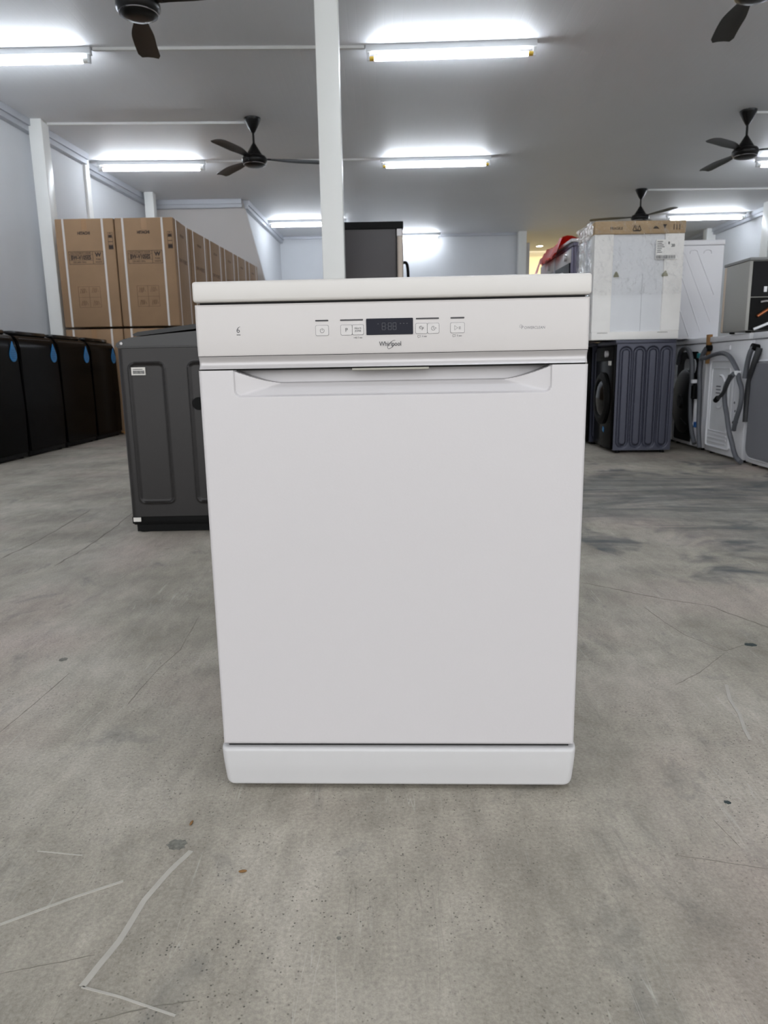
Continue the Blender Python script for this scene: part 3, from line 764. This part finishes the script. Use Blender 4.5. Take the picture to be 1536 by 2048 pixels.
# ================================================================== CEILING FANS
def fan(label):
    t = thing('ceiling_fan', label, 'fan', group='black ceiling fans')
    z = CEIL
    MB().lathe([(.094, 0), (.094, -.008), (.085, -.03), (.05, -.10), (.024, -.145), (.016, -.155)], n=28).build('canopy', fanm, t, 40)
    MB().cyl((0, 0, -.15), (0, 0, -.28), .0125, n=14).build('downrod', fanm, t, 40)
    MB().lathe([(.016, -.262), (.03, -.285), (.07, -.35), (.098, -.395), (.098, -.40)], n=28).build('lower_canopy', fanm, t, 40)
    MB().lathe([(.09, -.392), (.125, -.40), (.142, -.425), (.143, -.452), (.125, -.485), (.09, -.504), (.05, -.509), (.002, -.51)], n=36).build('motor', fanm, t, 50)
    MB().lathe([(.1265, -.4835), (.1275, -.4865), (.1225, -.4885), (.1215, -.4855)], n=36).build('trim_ring', fanring, t, 60)
    for k in range(3):
        a = 2 * pi * k / 3; mb = MB()
        pts = []
        for i in range(13):
            u = i / 12; x = .15 + .65 * u
            hw = .038 + .042 * sm(0, .5, u)
            if u > .93: hw *= 1 - .25 * ((u - .93) / .07) ** 2
            tw = radians(3 - 2 * u); zz = -.425 - .012 * u
            row = []
            for v in (-1, -.33, .33, 1):
                off = v * hw + .015 * sin(pi * u); row.append(Vector((x, off * cos(tw), zz + off * sin(tw) + .006 * (1 - v * v))))
            pts.append(row)
        top = [[mb.bm.verts.new(p) for p in r] for r in pts]; bot = [[mb.bm.verts.new(p - Vector((0, 0, .004))) for p in r] for r in pts]
        for i in range(12):
            for j in range(3):
                mb.bm.faces.new((top[i][j], top[i + 1][j], top[i + 1][j + 1], top[i][j + 1])); mb.bm.faces.new((bot[i][j + 1], bot[i + 1][j + 1], bot[i + 1][j], bot[i][j]))
        for A, B in ((0, 0), (3, 3)):
            for i in range(12): mb.bm.faces.new((top[i][A], bot[i][A], bot[i + 1][A], top[i + 1][A]))
        for i in (0, 12):
            for j in range(3): mb.bm.faces.new((top[i][j], top[i][j + 1], bot[i][j + 1], bot[i][j]))
        b = mb.build('blade', fanm, t, 40); b.rotation_euler = (0, 0, a)
        mb = MB().box(.09, .19, -.022, .022, -.434, -.424, .003); br = mb.build('blade_bracket', fanm, b)
    return t
fans = [((-1.405, 8.75), 10, 'black ceiling fan hanging left of the middle pillar'), ((4.22, 8.79), 99, 'black ceiling fan at the right picture edge, all of its motor in view'),
        ((4.31, 12.43), 50, 'farthest black ceiling fan, half hidden by the wrapped carton'), ((-1.55, 5.22), 102, 'nearest black ceiling fan, motor cut by the top picture edge'),
        ((2.45, 5.12), 80, 'black ceiling fan of which one blade tip shows at the top right')]
f0 = None
for (x, y), a, lb in fans:
    if f0 is None: f0 = fan(lb); f0.location = (x, y, CEIL); f0.rotation_euler = (0, 0, radians(a))
    else: copy_tree(f0, (x, y, CEIL), radians(a), lb)

# ================================================================== FLUORESCENT LIGHTS
def batten(label, xc, y, rz, cap, ln=1.5):
    t = thing('fluorescent_light', label, 'light', (xc, y, CEIL), rz, 'fluorescent ceiling lights')
    h = ln / 2
    mb = MB(); mb.prism([(-.022, 0), (.022, 0), (.03, -.052), (.02, -.058), (-.02, -.058), (-.03, -.052)], 'X', -h, h); mb.build('batten', battenm, t)
    MB().cyl((-h + .075, 0, -.104), (h - .075, 0, -.104), .019, n=16).build('tube', tubem, t, 40)
    for s in (-1, 1):
        MB().cyl((s * (h - .03), 0, -.104), (s * (h - .075), 0, -.104), .0188, n=16).build('tube_cap', cap, t, 40)
        MB().box(min(s * (h - .032), s * (h - .008)), max(s * (h - .032), s * (h - .008)), -.016, .016, -.124, -.05, .003).build('lamp_holder', battenm, t)
    return t
batten('lit fluorescent tube in the nearest row right of the middle pillar, gold end caps', .665, 6.935, -.033, capm)
batten('lit fluorescent tube in the nearest row at the left picture edge', -3.24, 6.90, -.005, capw)
batten('lit fluorescent tube second row, right of the middle pillar, gold end cap', .79, 10.40, -.012, capm)
batten('lit fluorescent tube second row, above the carton stacks', -3.05, 10.33, .04, capw, 1.44)
batten('lit fluorescent tube peeking in at the right picture edge beside a fan', 6.05, 10.7, -.02, capw)
batten('lit fluorescent tube behind the middle pillar in front of the back wall', -1.36, 14.36, 0, capw)
batten('lit fluorescent tube above the wrapped carton on the right', 6.26, 14.41, -.03, capw)
batten('added unseen fluorescent tube of the nearest row by the right wall', 5.9, 6.93, -.02, capw)  # out of frame, added to lift floor and ceiling brightness
batten('added unseen fluorescent tube of the front row by the left wall', -3.3, 3.45, 0, capw)  # whole front row is unseen, added to brighten the interior
batten('added unseen fluorescent tube of the front row above the dishwasher', .7, 3.48, -.02, capw)
batten('added unseen fluorescent tube of the front row by the right wall', 5.7, 3.45, -.02, capw)
batten('added unseen fluorescent tube just inside the shop front by the left wall', -3.5, -.02, 0, capw)  # shop-front row likewise added out of view for more floor light
batten('added unseen fluorescent tube just inside the shop front above the camera', .7, 0.0, -.02, capw)
batten('added unseen fluorescent tube just inside the shop front by the right wall', 5.7, -.03, -.02, capw)
batten('farthest lit fluorescent tube, right behind the dark fridge top', .56, 15.95, -.01, capw)

# ceiling cable conduits
def conduit(pts, label, r=.016):
    mb = MB()
    for a, b in zip(pts, pts[1:]):
        d = Vector((b[0] - a[0], b[1] - a[1])); n = Vector((-d.y, d.x)).normalized() * r
        mb.prism([(a[0] + n.x, a[1] + n.y), (b[0] + n.x, b[1] + n.y), (b[0] - n.x, b[1] - n.y), (a[0] - n.x, a[1] - n.y)], 'Z', CEIL - .024, CEIL)
    return tag(mb.build('cable_conduit', conduitm), label, 'conduit', 'white cable conduits on the ceiling')
conduit([(-2.47, 6.9), (-.1, 6.96)], 'white ceiling conduit joining the two nearest fluorescent lights')
conduit([(-3.735, 8.78), (-1.51, 8.86)], 'white ceiling conduit from the left pillar to the fan')
conduit([(-2.32, 10.37), (.03, 10.41)], 'white ceiling conduit joining the second row of lights')
conduit([(4.33, 8.83), (7.1, 8.9)], 'white ceiling conduit from the right fan to the right wall')
conduit([(4.42, 12.44), (7.1, 12.5)], 'white ceiling conduit from the farthest fan to the right wall')

# ================================================================== DARK FRIDGE behind the pillar
t = thing('fridge', 'tall dark grey fridge seen from its side behind the middle pillar', 'fridge', (-.405, 6.0, 0))
MB().box(0, .54, 0, .62, .03, 1.80, .008).build('cabinet', fridgeb, t, 30)
MB().box(-.002, .60, -.003, .623, 1.80, 1.856, .006).build('top_cap', blackm, t, 30)
d = MB().box(.548, .598, .004, .616, .06, 1.79, .012, 3).build('door', fridgef, t, 40)
MB().box(.538, .55, .01, .61, .06, 1.79).build('door_seal', darkgap, t)
MB().tube([(.598, .06, 1.05), (.635, .06, 1.1), (.635, .06, 1.5), (.598, .06, 1.55)], .012, 8, smooth_steps=5).build('handle', blackm, d, 40)
MB().box(.548, .59, .0, .04, 1.745, 1.80, .003).build('hinge', silver, t)
for x in (.05, .5):
    for y in (.06, .56): MB().cyl((x, y, 0), (x, y, .03), .02, n=12).build('foot', blackm, t, 40)

# ================================================================== RIGHT SIDE: front-load washers and stacked goods
def front_loader(name, label, w, d, h, body, front, group=None, ribs=False):
    """local: front faces -x, the ribbed side faces -y; x 0..d, y 0..w"""
    t = thing(name, label, 'washing machine', group=group)
    if ribs:
        cs = [d * k for k in (.155, .39, .615, .845)]
        def side(x, z):
            e = 0
            for c in cs:
                s1 = sd_rrect(x, z, c - .036, c + .036, .06, h - .065, .034)
                e += .012 * sm(-.012, .0, -abs(s1) + .004) if abs(s1) < .016 else 0
                if s1 < 0: e -= .004 * sm(0, .012, -s1)
            return e
        mb = MB(); mb.shell(lsp(0, d, 150), lsp(.025, .06, 4) + lsp(.065, .11, 10) + lsp(.13, h - .15, 12) + lsp(h - .14, h - .03, 24), side, w); mb.build('cabinet', body, t, 40)
    else:
        MB().box(0, d, 0, w, .025, h - .03, .006).build('cabinet', body, t, 30)
    MB().box(-.012, d, -.002, w + .002, h - .03, h, .005).build('lid', body, t, 30)
    MB().box(-.02, .004, .004, w - .004, .03, h - .035, .008).build('front_panel', front, t, 30)
    MB().box(-.026, -.018, .03, w - .03, h - .16, h - .05, .003).build('control_panel', blackm if front is blackg else panelw, t, 30)
    MB().cyl((-.028, w * .28, h - .105), (-.05, w * .28, h - .105), .026, n=20).build('dial', silver, t, 40)
    dr = thing_part('door', t)
    M = Matrix.Translation((-.02, w / 2, h * .48)) @ Matrix.Rotation(-pi / 2, 4, 'Y')
    mb = MB(); mb.lathe([(.215, 0), (.215, .02), (.195, .035), (.16, .035), (.15, .02), (.15, 0)], n=36); bmesh.ops.transform(mb.bm, matrix=M, verts=mb.bm.verts); mb.build('door_ring', blackm if front is blackg else silver, dr, 40)
    mb = MB(); mb.lathe([(.152, .005), (.15, .02), (.10, .042), (.04, .05), (.001, .05)], n=36); bmesh.ops.transform(mb.bm, matrix=M, verts=mb.bm.verts); mb.build('door_glass', blackl, dr, 50)
    for x in (.05, d - .05):
        for y in (.05, w - .05): MB().cyl((x, y, 0), (x, y, .03), .02, n=12).build('foot', blackm, t, 40)
    return t
def thing_part(name, parent):
    o = bpy.data.objects.new(name, None); COL.objects.link(o); o.parent = parent; o.empty_display_size = .05; return o

dw = front_loader('front_load_washer', 'dark navy front-load washing machine with ribbed side under the wrapped carton', .60, .455, .895, navy, blackg, 'navy front-load washers in the right-hand row', ribs=True)
dw.location = (1.86, 5.73, 0); dw.rotation_euler = (0, 0, -.06)
MB().box(-.024, -.018, .27, .31, .15, .185).build('energy_tag', dropm, dw, rot=(radians(20), 0, 0), loc=(0, .03, -.08))
MB().box(-.024, -.019, .08, .16, .70, .745).build('sticker', stick, dw)
lbl = ['navy washing machine on the floor, second in the row behind the ribbed one', 'navy washing machine on the floor, third in the row behind the ribbed one', 'navy washing machine on the floor, last in the row behind the ribbed one']
for k in range(3): copy_tree(dw, (1.86, 6.40 + .64 * k, 0), -.02, lbl[k])

# upper row: stacked second-hand machines behind the wrapped carton
up = ['dark purple grey washing machine with a silver top stacked behind the wrapped carton', 'grey washing machine under the red plastic sheet', 'pale grey washing machine stacked last behind the red plastic sheet']
upm = [mat('purple_grey_steel', (96, 92, 112), .4, metal=.2), mat('light_grey_steel', (176, 178, 184), .4, metal=.2), mat('pale_grey_steel', (190, 190, 192), .45)]
for k in range(2):
    u = front_loader('front_load_washer', up[k], .59, .52, .82, upm[k], upm[k], 'washers stacked in the upper right-hand row')
    u.location = (1.64, 6.27 + .625 * k, .897 if k == 0 else .897)
    if k == 0:
        MB().box(-.03, .52, .0, .59, .822, .85, .006).build('top_cover', silver, u, 30)
        MB().box(-.03, -.02, .05, .54, .55, .66).build('dark_window', blackg, u)
# red plastic sheet draped on the second upper machine
mb = MB(); rr = random.Random(3)
gx = lsp(1.57, 2.15, 14); gy = lsp(6.56, 7.5, 16); V = []
for j, y in enumerate(gy):
    row = []
    for i, x in enumerate(gx):
        z = 1.78 + .06 * sin(5.1 * x + 2.0 * y) * cos(4.2 * y) ** 2 + rr.uniform(0, .03)
        if i == 0: z -= .12 + rr.uniform(0, .03)
        if i == 1: z -= .012
        row.append(mb.bm.verts.new((x + rr.uniform(-.012, .012) - (.012 if i == 0 else 0), y + rr.uniform(-.015, .015), max(z, 1.753) if i > 0 else z)))
    V.append(row)
for j in range(len(gy) - 1):
    for i in range(len(gx) - 1): mb.bm.faces.new((V[j][i], V[j][i + 1], V[j + 1][i + 1], V[j + 1][i]))
bmesh.ops.solidify(mb.bm, geom=list(mb.bm.faces), thickness=.004)
tag(mb.build('plastic_sheet', redp, smooth=50), 'crumpled red plastic sheet draped over the stacked machines', 'sheet')

# wrapped white carton on the navy washer
t = thing('wrapped_appliance', 'white foam-cornered appliance in clear film with brown cardboard top, on the navy washer', 'packed appliance', (1.66, 5.76, .897))
w, dp, h = .69, .44, .885
MB().box(.02, w - .02, .02, dp - .02, .0, h - .03, .004).build('inner_box', panel_grey, t)
for x0, x1 in ((0, .145), (w - .145, w)):
    n = 30; zz = lsp(.062, h - .095, n * 2)
    def corr(x, z, x0=x0): return .004 * (0.5 + .5 * cos((z - .062) / (h - .157) * n * 2 * pi)) + .002 * (.5 + .5 * sin(x * 37 + z * 9))
    for y0 in (0,):
        MB().shell(lsp(x0, x1, 6), zz, corr, .12).build('foam_corner', foam, t, 60)
    MB().box(x0, x1, dp - .12, dp, .06, h - .095, .006).build('foam_corner', foam, t)
MB().box(0, w, 0, dp, 0, .062, .008).build('foam_base', foam, t, 30)
MB().box(-.004, w + .004, -.006, dp + .004, h - .095, h, .007).build('cardboard_top', card2, t, 30)
mb = MB()
put_text(mb, 'FRAGILE', .16, h - .055, -.0075, .026, .0006)
for cx in (.30, .335): mb.tube([(cx - .014, -.0075, h - .07), (cx, -.0075, h - .035), (cx + .014, -.0075, h - .07)], .004, 5, closed=True)
mb.box(.29, .345, -.008, -.005, h - .078, h - .07)
mb.prism([(.44, h - .06), (.455, h - .04), (.47, h - .045), (.49, h - .062)], 'Y', -.008, -.005); mb.prism([(.515, h - .03), (.545, h - .03), (.53, h - .062)], 'Y', -.008, -.005)
for k in range(3): mb.tube([(.60 + .022 * k, -.0075, h - .07), (.60 + .022 * k, -.0075, h - .03)], .003, 5)
mb.build('printing', cardink, t)
mb = MB()
for cx in (.18, .556):
    for z0, ww in ((.478, .020), (.488, .0165), (.498, .012), (.508, .006)): mb.box(cx - ww, cx + ww, .0085 if cx < .3 else -.003, .021, z0, z0 + .007)
mb.build('recycling_marks', mat('olive_print', (150, 148, 120), .7), t)
lab = MB().box(.472, .655, -.0045, .001, .6, .745).build('paper_label', foam, t)
mb = MB()
for k in range(7): mb.box(.480, .480 + random.uniform(.03, .06), -.0052, -.004, .728 - .013 * k, .733 - .013 * k)
mb.box(.565, .575, -.0052, -.004, .71, .728); put_text(mb, '20', .602, .700, -.005, .028, .001)
x = .478
while x < .62:
    ww = random.choice((.003, .005, .008)); mb.box(x, x + ww, -.0052, -.004, .604, .63); x += ww + .004
mb.build('label_print', ink, lab)
MB().box(w * .56, w * .562, .017, .021, .06, .5).build('fold_line', mat('fold_grey', (180, 182, 186), .6), t)
for x0 in (.045, .52): MB().box(x0, x0 + .08, -.002, .003, .052, .056).build('slot', mat('slot_grey', (150, 148, 144), .7), t)
# clear film hood over the top half
def filmy(mb, xs, zs, y0, face):
    rnd = random.Random(11); g = []
    for z in zs:
        row = []
        for x in xs:
            q = y0 - .004 - .010 * abs(sin(9 * x + 5 * z + 2 * sin(7 * z))) - rnd.uniform(0, .007)
            row.append(mb.bm.verts.new((x, q, z) if face == 'front' else (q, x, z)))
        g.append(row)
    for j in range(len(zs) - 1):
        for i in range(len(xs) - 1): mb.bm.faces.new((g[j][i], g[j][i + 1], g[j + 1][i + 1], g[j + 1][i]))
mb = MB(); filmy(mb, lsp(-.006, w + .004, 26), lsp(.34, h + .004, 22), -.008, 'front'); mb.build('film', film, t, 80)
mb = MB(); filmy(mb, lsp(-.008, dp + .004, 18), lsp(.02, h + .004, 30), -.008, 'side'); mb.build('film', film, t, 80)

# row of white washers with their backs to the aisle (local x runs toward the camera, -y faces the aisle)
RC, RU = Vector((2.53, 4.63)), Vector((.06, 1)).normalized()
RZ = math.atan2(-RU.y, -RU.x)
def rowpt(s): p = RC + RU * s; return (p.x, p.y, 0)
def white_washer(label, s, w=.345, h=.905):
    t = thing('front_load_washer', label, 'washing machine', rowpt(s), RZ, 'white washers with their backs to the aisle')
    MB().box(-w, w, 0, .5, .02, h - .045, .012, 2).build('cabinet', whites, t, 30)
    MB().box(-w - .004, w + .004, -.012, .52, h - .042, h, .006, 2).build('worktop', whites, t, 30)
    for x in (-w + .05, w - .05):
        for y in (.05, .45): MB().cyl((x, y, 0), (x, y, .022), .02, n=12).build('foot', blackm, t, 40)
    MB().box(-w + .006, w - .006, .49, .515, .04, h - .05, .006).build('front_panel', whites, t, 30)
    return t
def loc_s(s0): return lambda s: s0 - s       # row coordinate -> local x
# nearest: dark grey plastic cover
s0 = -.02; X = loc_s(s0); t = white_washer('white washing machine with a grey plastic rear cover, cut by the right picture edge', s0, .36)
MB().prism(rrect(X(.30), .30, .07, .70, .07, 6), 'Y', -.022, .002).build('rear_cover', greycover, t)
MB().tube([(x, -.004, z) for x, z in rrect(X(.318), .318, .055, .715, .08, 6)], .008, 6, closed=True).build('rear_bead', whites, t, 60)
MB().tube([(X(.269), -.03, .81), (X(.275), -.05, .78), (X(.31), -.05, .70), (X(.33), -.05, .60)], .017, 8, smooth_steps=4).build('hose', hosem, t, 50)
MB().cyl((X(.269), 0, .80), (X(.269), -.05, .81), .024, n=14).build('hose_port', blackm, t, 40)
MB().tube([(X(.23), -.012, .80), (X(.25), -.03, .70), (X(.33), -.02, .55), (X(.33), -.02, .3)], .022, 8, smooth_steps=5).build('hose', hosed, t, 50)
# middle: embossed panel, oval badge, louvres, coiled drain hose
s0 = .745; X = loc_s(s0); t = white_washer('white washing machine with embossed rear panel and coiled grey hose', s0)
pn = MB().prism(rrect(X(1.03), X(.60), .07, .72, .03), 'Y', -.012, .002).build('rear_panel', whited, t)
MB().tube([(x, -.012, z) for x, z in rrect(X(1.03), X(.60), .07, .72, .03)], .009, 6, closed=True).build('panel_bead', whites, pn, 60)
MB().tube([(x, -.013, z) for x, z in rrect(X(.99), X(.66), .19, .665, .02)], .005, 6, closed=True).build('panel_bead', whites, pn, 60)
MB().tube([(X(.825) + .105 * cos(a), -.013, .49 + .122 * sin(a)) for a in lsp(-1.9, 1.7, 20)], .009, 6).build('oval_emboss', whites, pn, 60)
for z in (.53, .505, .48): MB().box(X(.90), X(.82), -.0145, -.011, z - .004, z + .004).build('vent_slot', inkl if z == .53 else greycover, pn)
for z in (.165, .135, .105): MB().tube([(X(1.0), -.012, z), (X(.65), -.012, z)], .008, 6).build('louvre', whites, pn, 60)
for sx, sz in ((.56, .25), (.56, .36), (.58, .42), (1.05, .30)): MB().cyl((X(sx), .001, sz), (X(sx), -.004, sz), .008, n=10).build('screw', greycover, t)
MB().tube([(X(1.126), -.06, .60), (X(1.12), -.06, .729), (X(1.02), -.055, .745), (X(.908), -.055, .764), (X(.729), -.055, .776), (X(.60), -.055, .75), (X(.50), -.055, .69), (X(.436), -.055, .637),
           (X(.40), -.06, .59), (X(.33), -.065, .52), (X(.33), -.065, .42), (X(.40), -.06, .30), (X(.44), -.05, .234)], .0165, 8, smooth_steps=5).build('drain_hose', hosem, t, 50)
MB().tube([(X(.42), -.09, .63), (X(.50), -.09, .58), (X(.55), -.09, .51), (X(.53), -.09, .42), (X(.48), -.09, .337), (X(.44), -.085, .234), (X(.41), -.07, .15), (X(.395), -.06, .096), (X(.36), -.05, .045), (X(.295), -.045, .024)], .0175, 8, smooth_steps=5).build('drain_hose', hosem, t, 50)
MB().tube([(X(.43), -.11, .62), (X(.45), -.115, .56), (X(.52), -.115, .49), (X(.614), -.115, .445)], .013, 8, smooth_steps=4).build('inlet_hose', hosed, t, 50)
MB().cyl((X(.60), -.115, .455), (X(.635), -.115, .435), .019, n=12).build('hose_end', blackm, t, 40)
MB().box(X(.455), X(.415), -.085, -.035, .615, .65, .006).build('hose_clip', whited, t)
MB().cyl((X(.44), -.04, .29), (X(.47), -.04, .285), .015, n=10).build('hose_end', blackm, t, 40)
MB().cyl((X(1.08), 0, .82), (X(1.08), -.04, .82), .024, n=14).build('inlet_port', blackm, t, 40)
MB().tube([(X(1.08), -.04, .82), (X(1.13), -.05, .76), (X(1.15), -.05, .68), (X(1.15), -.05, .6), (X(1.12), -.05, .4), (X(1.10), -.05, .2), (X(1.05), -.05, .04)], .018, 8, smooth_steps=5).build('inlet_hose', hosem, t, 50)
MB().box(X(.80), X(.72), -.01, .001, .80, .83, .003).build('rear_tab', whites, t)
# farther: open back with black drum
s0 = 1.52; X = loc_s(s0); t = white_washer('white washing machine with open back showing its black drum', s0)
MB().prism(rrect(X(1.80), X(1.33), .05, .80, .03), 'Y', -.006, .002).build('rear_opening', blackm, t)
MB().prism(rrect(X(1.62), X(1.36), .62, .74, .05, 6), 'Y', -.012, .002).build('tank_top', whited, t)
mb = MB(); mb.lathe([(.27, 0), (.27, .02), (.24, .035), (.06, .045), (.05, .06), (.001, .06)], n=32)
bmesh.ops.transform(mb.bm, matrix=Matrix.Translation((X(1.55), -.005, .385)) @ Matrix.Rotation(pi / 2, 4, 'X'), verts=mb.bm.verts); mb.build('drum', mat('drum_black', (20, 20, 22), .45), t, 40)
MB().tube([(X(1.72), -.03, .70), (X(1.62), -.05, .80), (X(1.50), -.055, .83), (X(1.40), -.055, .80), (X(1.33), -.055, .72), (X(1.31), -.055, .60), (X(1.31), -.055, .45), (X(1.30), -.05, .30), (X(1.24), -.05, .15), (X(1.17), -.05, .06)], .019, 8, smooth_steps=5).build('drain_hose', hosem, t, 50)
MB().tube([(X(1.26), -.02, .42), (X(1.25), -.02, .25), (X(1.285), -.02, .04)], .024, 8).build('white_pipe', whites, t, 50)
for sx in (1.284, 1.20): MB().box(X(sx) - .022, X(sx) + .022, -.05, -.01, .19, .235, .006).build('blue_clip', bluep, t)
MB().box(X(1.27), X(1.21), -.07, -.01, .42, .53, .006).build('valve_block', blackm, t)
MB().box(X(1.26), X(1.22), -.08, -.03, .545, .575, .006).build('valve_cap', whites, t)
MB().box(X(1.33), X(1.28), -.02, .0, .745, .785, .005).build('fitting', tealp, t)
MB().tube([(X(1.75), -.01, .40), (X(1.60), -.04, .27), (X(1.38), -.05, .20)], .004, 6, smooth_steps=4).build('wire', hosed, t)
# fourth, behind the navy machine
t = white_washer('white washing machine farthest along, mostly hidden by the navy one', 2.25)
# wooden strip wedged between two of them
o = MB().prism([(-.012, .70), (.002, .70), (.03, .9), (.03, .925), (-.022, .925)], 'Y', -.018, .01).build('wood_strip', woodm, loc=(rowpt(1.131)[0], rowpt(1.131)[1], 0), rot=(0, 0, RZ))
tag(o, 'tan wooden strip wedged between two white washing machines', 'wood strip')

# white machine with diagonal ribs standing on the white row
t = thing('ribbed_appliance', 'white appliance with diagonal pressed ribs on top of the white washing machines', 'appliance', (2.40, 6.2, .907))
MB().box(0, .465, 0, .5, .0, .755, .006).build('cabinet', whites, t, 30)
MB().box(-.004, .469, -.006, .505, .757, .797, .006).build('lid', whites, t, 30)
for cx in (.10, .215, .33):
    MB().tube([(cx - .032, -.001, .69), (cx - .026, -.001, .712), (cx, -.001, .72), (cx + .026, -.001, .712), (cx + .032, -.001, .69)], .005, 6, smooth_steps=3).build('rib', whites, t, 60)
for a, b in (((.02, .50), (.215, .02)), ((.05, .69), (.31, .06)), ((.14, .69), (.39, .14)), ((.25, .69), (.405, .36)), ((.02, .30), (.13, .03))):
    MB().tube([(a[0], -.001, a[1]), (b[0], -.001, b[1])], .005, 6).build('rib', whites, t, 60)

# small bar fridge, its black back toward the camera
t = thing('bar_fridge', 'small grey bar fridge with black back on the white washing machines', 'fridge', (2.49, 5.0, .907))
fw, fd, fh = .47, .33, .49
MB().box(0, fw, .0, fd, .012, fh - .02, .008).build('cabinet', minig, t, 30)
MB().box(-.003, fw + .003, -.004, fd + .04, fh - .02, fh, .006).build('top', mat('grey_top', (128, 128, 128), .4), t, 30)
MB().box(.022, fw - .022, -.006, .01, .235, fh - .025, .003).build('back_plate', mat('back_black', (20, 20, 22), .5, spec=.15), t)
MB().box(.022, fw - .022, -.004, .01, .014, .23, .002).build('compressor_bay', blackm, t)
MB().box(.0, fw, fd + .004, fd + .035, .012, fh - .022, .01, 3).build('door', mat('door_cream', (196, 180, 164), .4), t, 30)
MB().tube([(.09, -.012, .20), (.12, -.02, .205), (.3, -.02, .205), (.4, -.015, .2)], .006, 6).build('condenser_pipe', silver, t, 50)
MB().tube([(.07, -.015, .105), (.16, -.02, .165), (.30, -.02, .19)], .011, 8).build('copper_pipe', copper, t, 50)
MB().tube([(.05, -.02, .02), (.10, -.03, .04), (.18, -.035, .07), (.30, -.03, .085), (.42, -.02, .06)], .009, 8, smooth_steps=4).build('power_cord', whites, t, 50)
MB().box(.105, .125, -.01, -.004, .265, .30).build('clip', whites, t)
for x in (.05, fw - .05):
    for y in (.05, fd - .05): MB().cyl((x, y, 0), (x, y, .014), .018, n=12).build('foot', blackm, t, 40)

# switch box on the near right pillar
t = thing('switch_box', 'small grey switch box on the right-hand pillar', 'switch', (7.0, 13.345, 2.62))
MB().box(-.06, .06, -.04, 0, -.09, .09, .006).build('housing', mat('switch_grey', (190, 188, 186), .5), t, 30)
MB().box(-.055, -.02, -.046, -.038, -.085, -.045).build('rocker', blackm, t)
